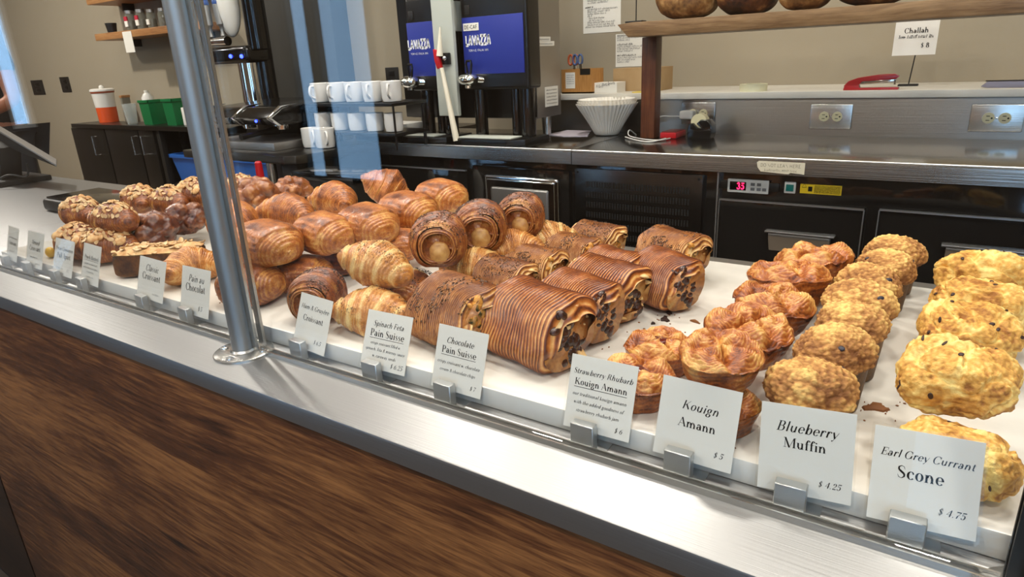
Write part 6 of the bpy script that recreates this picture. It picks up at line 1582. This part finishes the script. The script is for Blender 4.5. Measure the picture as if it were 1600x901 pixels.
def jar(px, w, pyt, label, red):
    y = sy + .07; c = at_y(px, 40, y); x0, x1 = at_y(px - w / 2, 40, y).x, at_y(px + w / 2, 40, y).x; r = rad_for((c.x, y, sz), w); z1 = at_y(px, pyt, y).z; h = z1 - sz
    t = thing('spice_jar', label, 'jar', (c.x, y, sz), 'jars on the wall shelf')
    MB().lathe([(0, sz), (r, sz), (r, sz + h * .72), (r * .8, sz + h * .82), (r * .8, sz + h * .86), (0, sz + h * .86)], (c.x, y, 0), 32).obj('jar_body', 'jar_glass', t)
    MB().lathe([(0, sz + .004), (r * .94, sz + .004), (r * .94, sz + h * .5), (0, sz + h * .52)], (c.x, y, 0), 24).obj('contents', 'jar_spice', t)
    MB().lathe([(r * .86, sz + h * .84), (r * .86, sz + h), (0, sz + h)], (c.x, y, 0), 28).obj('lid', 'steel_dull', t)
    if red is not None:
        q = MB().box(c.x - r * .55, c.x + r * .55, y - r - .003, y - r + .004, sz + h * .2, sz + h * .48).obj('paper_label', 'paper', t, smooth=False)
        if red: MB().box(c.x - r * .55, c.x + r * .55, y - r - .003, y - r + .004, sz + h * .48, sz + h * .7).obj('red_label', 'label_red', t, smooth=False)
jar(206, 17, 16, 'left spice jar with a red and white label on the lower wall shelf', True)
jar(223, 17, 14, 'middle spice jar with a red and white label on the lower wall shelf', True)
jar(239, 15, 14, 'spice jar with a plain white label on the lower wall shelf', False)
jar(257, 15, 12, 'spice jar without a red label next to the post', None)
y = sy + .06; x0, x1 = at_y(165, 42, y).x, at_y(183, 42, y).x
t = thing('black_tin', 'short black tin at the left end of the lower wall shelf', 'tin', ((x0 + x1) / 2, y, sz)); r = rad_for(((x0 + x1) / 2, y, sz), 18); z1 = at_y(174, 36, y).z
MB().lathe([(0, sz), (r * .8, sz), (r, z1 - .01), (0, z1 - .01)], ((x0 + x1) / 2, y, 0), 30).obj('tin_body', 'tin_black', t); MB().lathe([(r * 1.03, z1 - .012), (r * 1.03, z1), (0, z1)], ((x0 + x1) / 2, y, 0), 30).obj('lid', 'tin_black', t)

# ------------------------------------------------------------------ till tablet and black tray on the sales counter
M('tablet_edge', '#8d8b88', .35); M('screen_on', '#20242a', .15)
t = thing('point_of_sale_tablet', 'black till tablet on a stand at the left end of the counter, seen from behind', 'tablet', (-2.95, 1.02, ZC))
pA, pB = at_y(88, 257, 1.12), at_y(-45, 178, 1.12)
d = (pB - pA); n_ = Vector((-d.z, 0, d.x)).normalized()
if n_.z > 0: n_ = -n_
D = Vector((-.20, .085, 0)); D0 = Vector((0, 0, 0))
MB().prism([tuple(pA + D0), tuple(pB + D0), tuple(pB + D0 + n_ * .009), tuple(pA + D0 + n_ * .009)], D, bev=.002).obj('frame', 'tablet_edge', t)
MB().prism([tuple(pA + D0 * .96 + n_ * .0095), tuple(pB + D0 * .96 + n_ * .0095), tuple(pB + D0 * .96 + n_ * .07), tuple(pA.lerp(pB, .45) + D0 * .96 + n_ * .045)], D * .96, bev=.003).obj('back_shell', 'black_matte', t)
mid = pA.lerp(pB, .62) + n_ * .03
MB().prism([(mid.x - .05, 1.08, mid.z), (mid.x + .05, 1.08, mid.z - .03), (mid.x - .02, 1.08, ZC + .02), (mid.x - .14, 1.08, ZC + .02)], (0, .08, 0), bev=.008).obj('stand_arm', 'black_matte', t)
MB().box(mid.x - .22, mid.x + .05, 1.02, 1.24, ZC, ZC + .022, .006).obj('stand_base', 'black_matte', t)
c0 = at_y(42, 255, 1.12)
MB().tube(spline([c0 + n_ * .0, c0 + Vector((-.01, -.01, -.05)), Vector((c0.x - .06, 1.06, ZC + .05)), Vector((c0.x - .13, 1.0, ZC + .006)), Vector((c0.x - .25, .98, ZC + .004))]), .004, 8).obj('cable', 'black_matte', t)
a, b = at_z(60, 328, ZC), at_z(178, 325, ZC)
t = thing('card_reader_tray', 'low black plastic tray on the counter beside the almond croissants', 'tray', ((a.x + b.x) / 2, a.y + .12, ZC))
q0, q1 = at_z(63, 330, ZC), at_z(175, 318, ZC + .03)
MB().box(q0.x, q0.x + .48, q0.y + .01, q0.y + .20, ZC, ZC + .040, .016, 4).obj('tray_body', 'near_black', t)
MB().box(q0.x + .012, q0.x + .468, q0.y + .022, q0.y + .188, ZC + .0395, ZC + .045, .003).obj('tray_top', 'black_gloss', t)
# ------------------------------------------------------------------ the person behind the counter at the far left
M('skin', '#8f5434', .5, bump=.0003, bscale=300); M('shirt_black', '#0f0e0e', .8, bump=.0006, bscale=160); M('trousers', '#1c2026', .85); M('hair_dark', '#1a120d', .6); M('shoe', '#141312', .5); M('eye_white', '#e0dcd4', .3); M('lip', '#8a4b3c', .5)
def skin_obj(name, verts, edges, radii, mat, parent, levels=2, root=0):
    me = bpy.data.meshes.new(name); me.from_pydata([tuple(v) for v in verts], edges, []); me.update()
    o = bpy.data.objects.new(name, me); COL.objects.link(o); me.materials.append(MATS[mat])
    m = o.modifiers.new('skin', 'SKIN'); m.use_smooth_shade = True; m.branch_smoothing = .6
    if not me.skin_vertices: bpy.context.view_layer.objects.active = o; o.update_tag()
    sv = me.skin_vertices[0].data
    for i, r in enumerate(radii):
        sv[i].radius = (r, r) if not hasattr(r, '__len__') else r; sv[i].use_root = (i == root)
    s = o.modifiers.new('sub', 'SUBSURF'); s.levels = levels; s.render_levels = levels
    o.parent = parent
    return o
el = at_y(13, 160, 1.62)                       # the elbow seen at the picture edge
PX = el.x - .27; PY = 1.66
per = thing('person', 'person in a black short sleeved shirt behind the till tablet, only an elbow in view', 'person', (PX, PY, 0))
ez = el.z
V = [(0, 0, .94), (0, .0, 1.05), (0, .01, 1.20), (0, .01, 1.34), (0, .0, 1.43), (0, -.01, 1.50), (0, -.02, 1.56), (0, -.02, 1.64), (0, -.02, 1.71),
     (.17, .01, 1.39), (el.x - PX - .02, .0, ez + .01), (.20, -.20, 1.02), (.17, -.27, .985),
     (-.17, .01, 1.39), (-.25, .0, 1.12), (-.18, -.20, 1.02), (-.15, -.27, .985),
     (.09, 0, .88), (.10, -.01, .48), (.10, .02, .09), (.10, -.08, .035), (.10, -.14, .028),
     (-.09, 0, .88), (-.10, -.01, .48), (-.10, .02, .09), (-.10, -.08, .035), (-.10, -.14, .028)]
E_ = [(0, 1), (1, 2), (2, 3), (3, 4), (4, 5), (5, 6), (6, 7), (7, 8), (3, 9), (9, 10), (10, 11), (11, 12), (3, 13), (13, 14), (14, 15), (15, 16), (0, 17), (17, 18), (18, 19), (19, 20), (20, 21), (0, 22), (22, 23), (23, 24), (24, 25), (25, 26)]
Rr = [(.15, .11), (.14, .10), (.15, .11), (.15, .10), (.07, .07), (.055, .055), (.07, .085), (.078, .098), (.055, .07), .055, .043, .028, .034, .055, .043, .028, .034, .085, .058, .04, .042, .03, .085, .058, .04, .042, .03]
body = skin_obj('body', V, E_, Rr, 'skin', per)
def limb_cloth(name, idx, edges, grow, mat):
    return skin_obj(name, [V[i] for i in idx], edges, [tuple(q * grow + .004 for q in (Rr[i] if hasattr(Rr[i], '__len__') else (Rr[i], Rr[i]))) for i in idx], mat, per)
VS = lambda a, b, t: tuple(Vector(V[a]).lerp(Vector(V[b]), t))
V += [VS(9, 10, .55), VS(13, 14, .55)]; Rr += [.055, .055]
limb_cloth('shirt', [0, 1, 2, 3, 4, 9, 27, 13, 28], [(0, 1), (1, 2), (2, 3), (3, 4), (3, 5), (5, 6), (3, 7), (7, 8)], 1.08, 'shirt_black')
limb_cloth('trousers', [0, 17, 18, 19, 22, 23, 24], [(0, 1), (1, 2), (2, 3), (0, 4), (4, 5), (5, 6)], 1.12, 'trousers')
for s_ in (-1, 1):
    MB().box(s_ * .10 - .047, s_ * .10 + .047, -.19, .08, 0, .08, .03, 4).obj('shoe', 'shoe', per, local=True)
    hx, hy, hz_ = (.17 if s_ > 0 else -.15), -.27, .985
    HV = [(hx, hy, hz_), (hx - s_ * .01, hy - .05, hz_ - .004)]; HE = [(0, 1)]; HR = [.026, .027]
    for k, (dx, ln) in enumerate(((-.028, .066), (-.010, .076), (.009, .072), (.027, .056))):
        i = len(HV); bx_ = hx + dx - s_ * .01
        HV += [(bx_, hy - .085, hz_ - .002), (bx_ + dx * .1, hy - .085 - ln * .5, hz_ - .008), (bx_ + dx * .1, hy - .085 - ln * .9, hz_ - .03)]; HE += [(1, i), (i, i + 1), (i + 1, i + 2)]; HR += [.011, .009, .0075]
    i = len(HV); HV += [(hx - s_ * .035, hy - .04, hz_ - .006), (hx - s_ * .055, hy - .075, hz_ - .016)]; HE += [(0, i), (i, i + 1)]; HR += [.012, .0095]
    skin_obj('hand', HV, HE, HR, 'skin', per)
MB().ball((0, -.005, 1.70), (.088, .105, .085), 24, 16).ball((0, .05, 1.66), (.08, .055, .09), 20, 12).obj('hair', 'hair_dark', per, local=True)
for s_ in (-1, 1):
    MB().ball((s_ * .032, -.108, 1.652), .0125, 14, 10).obj('eye', 'eye_white', per, local=True)
    MB().ball((s_ * .080, -.01, 1.64), (.012, .022, .034), 14, 10).obj('ear', 'skin', per, local=True)
MB().prism([(0, -.145, 1.612), (-.017, -.11, 1.607), (-.009, -.112, 1.655), (.009, -.112, 1.655), (.017, -.11, 1.607)], (0, .02, 0), bev=.004).obj('nose', 'skin', per, local=True)
MB().ball((0, -.108, 1.583), (.024, .012, .007), 16, 8).obj('mouth', 'lip', per, local=True)
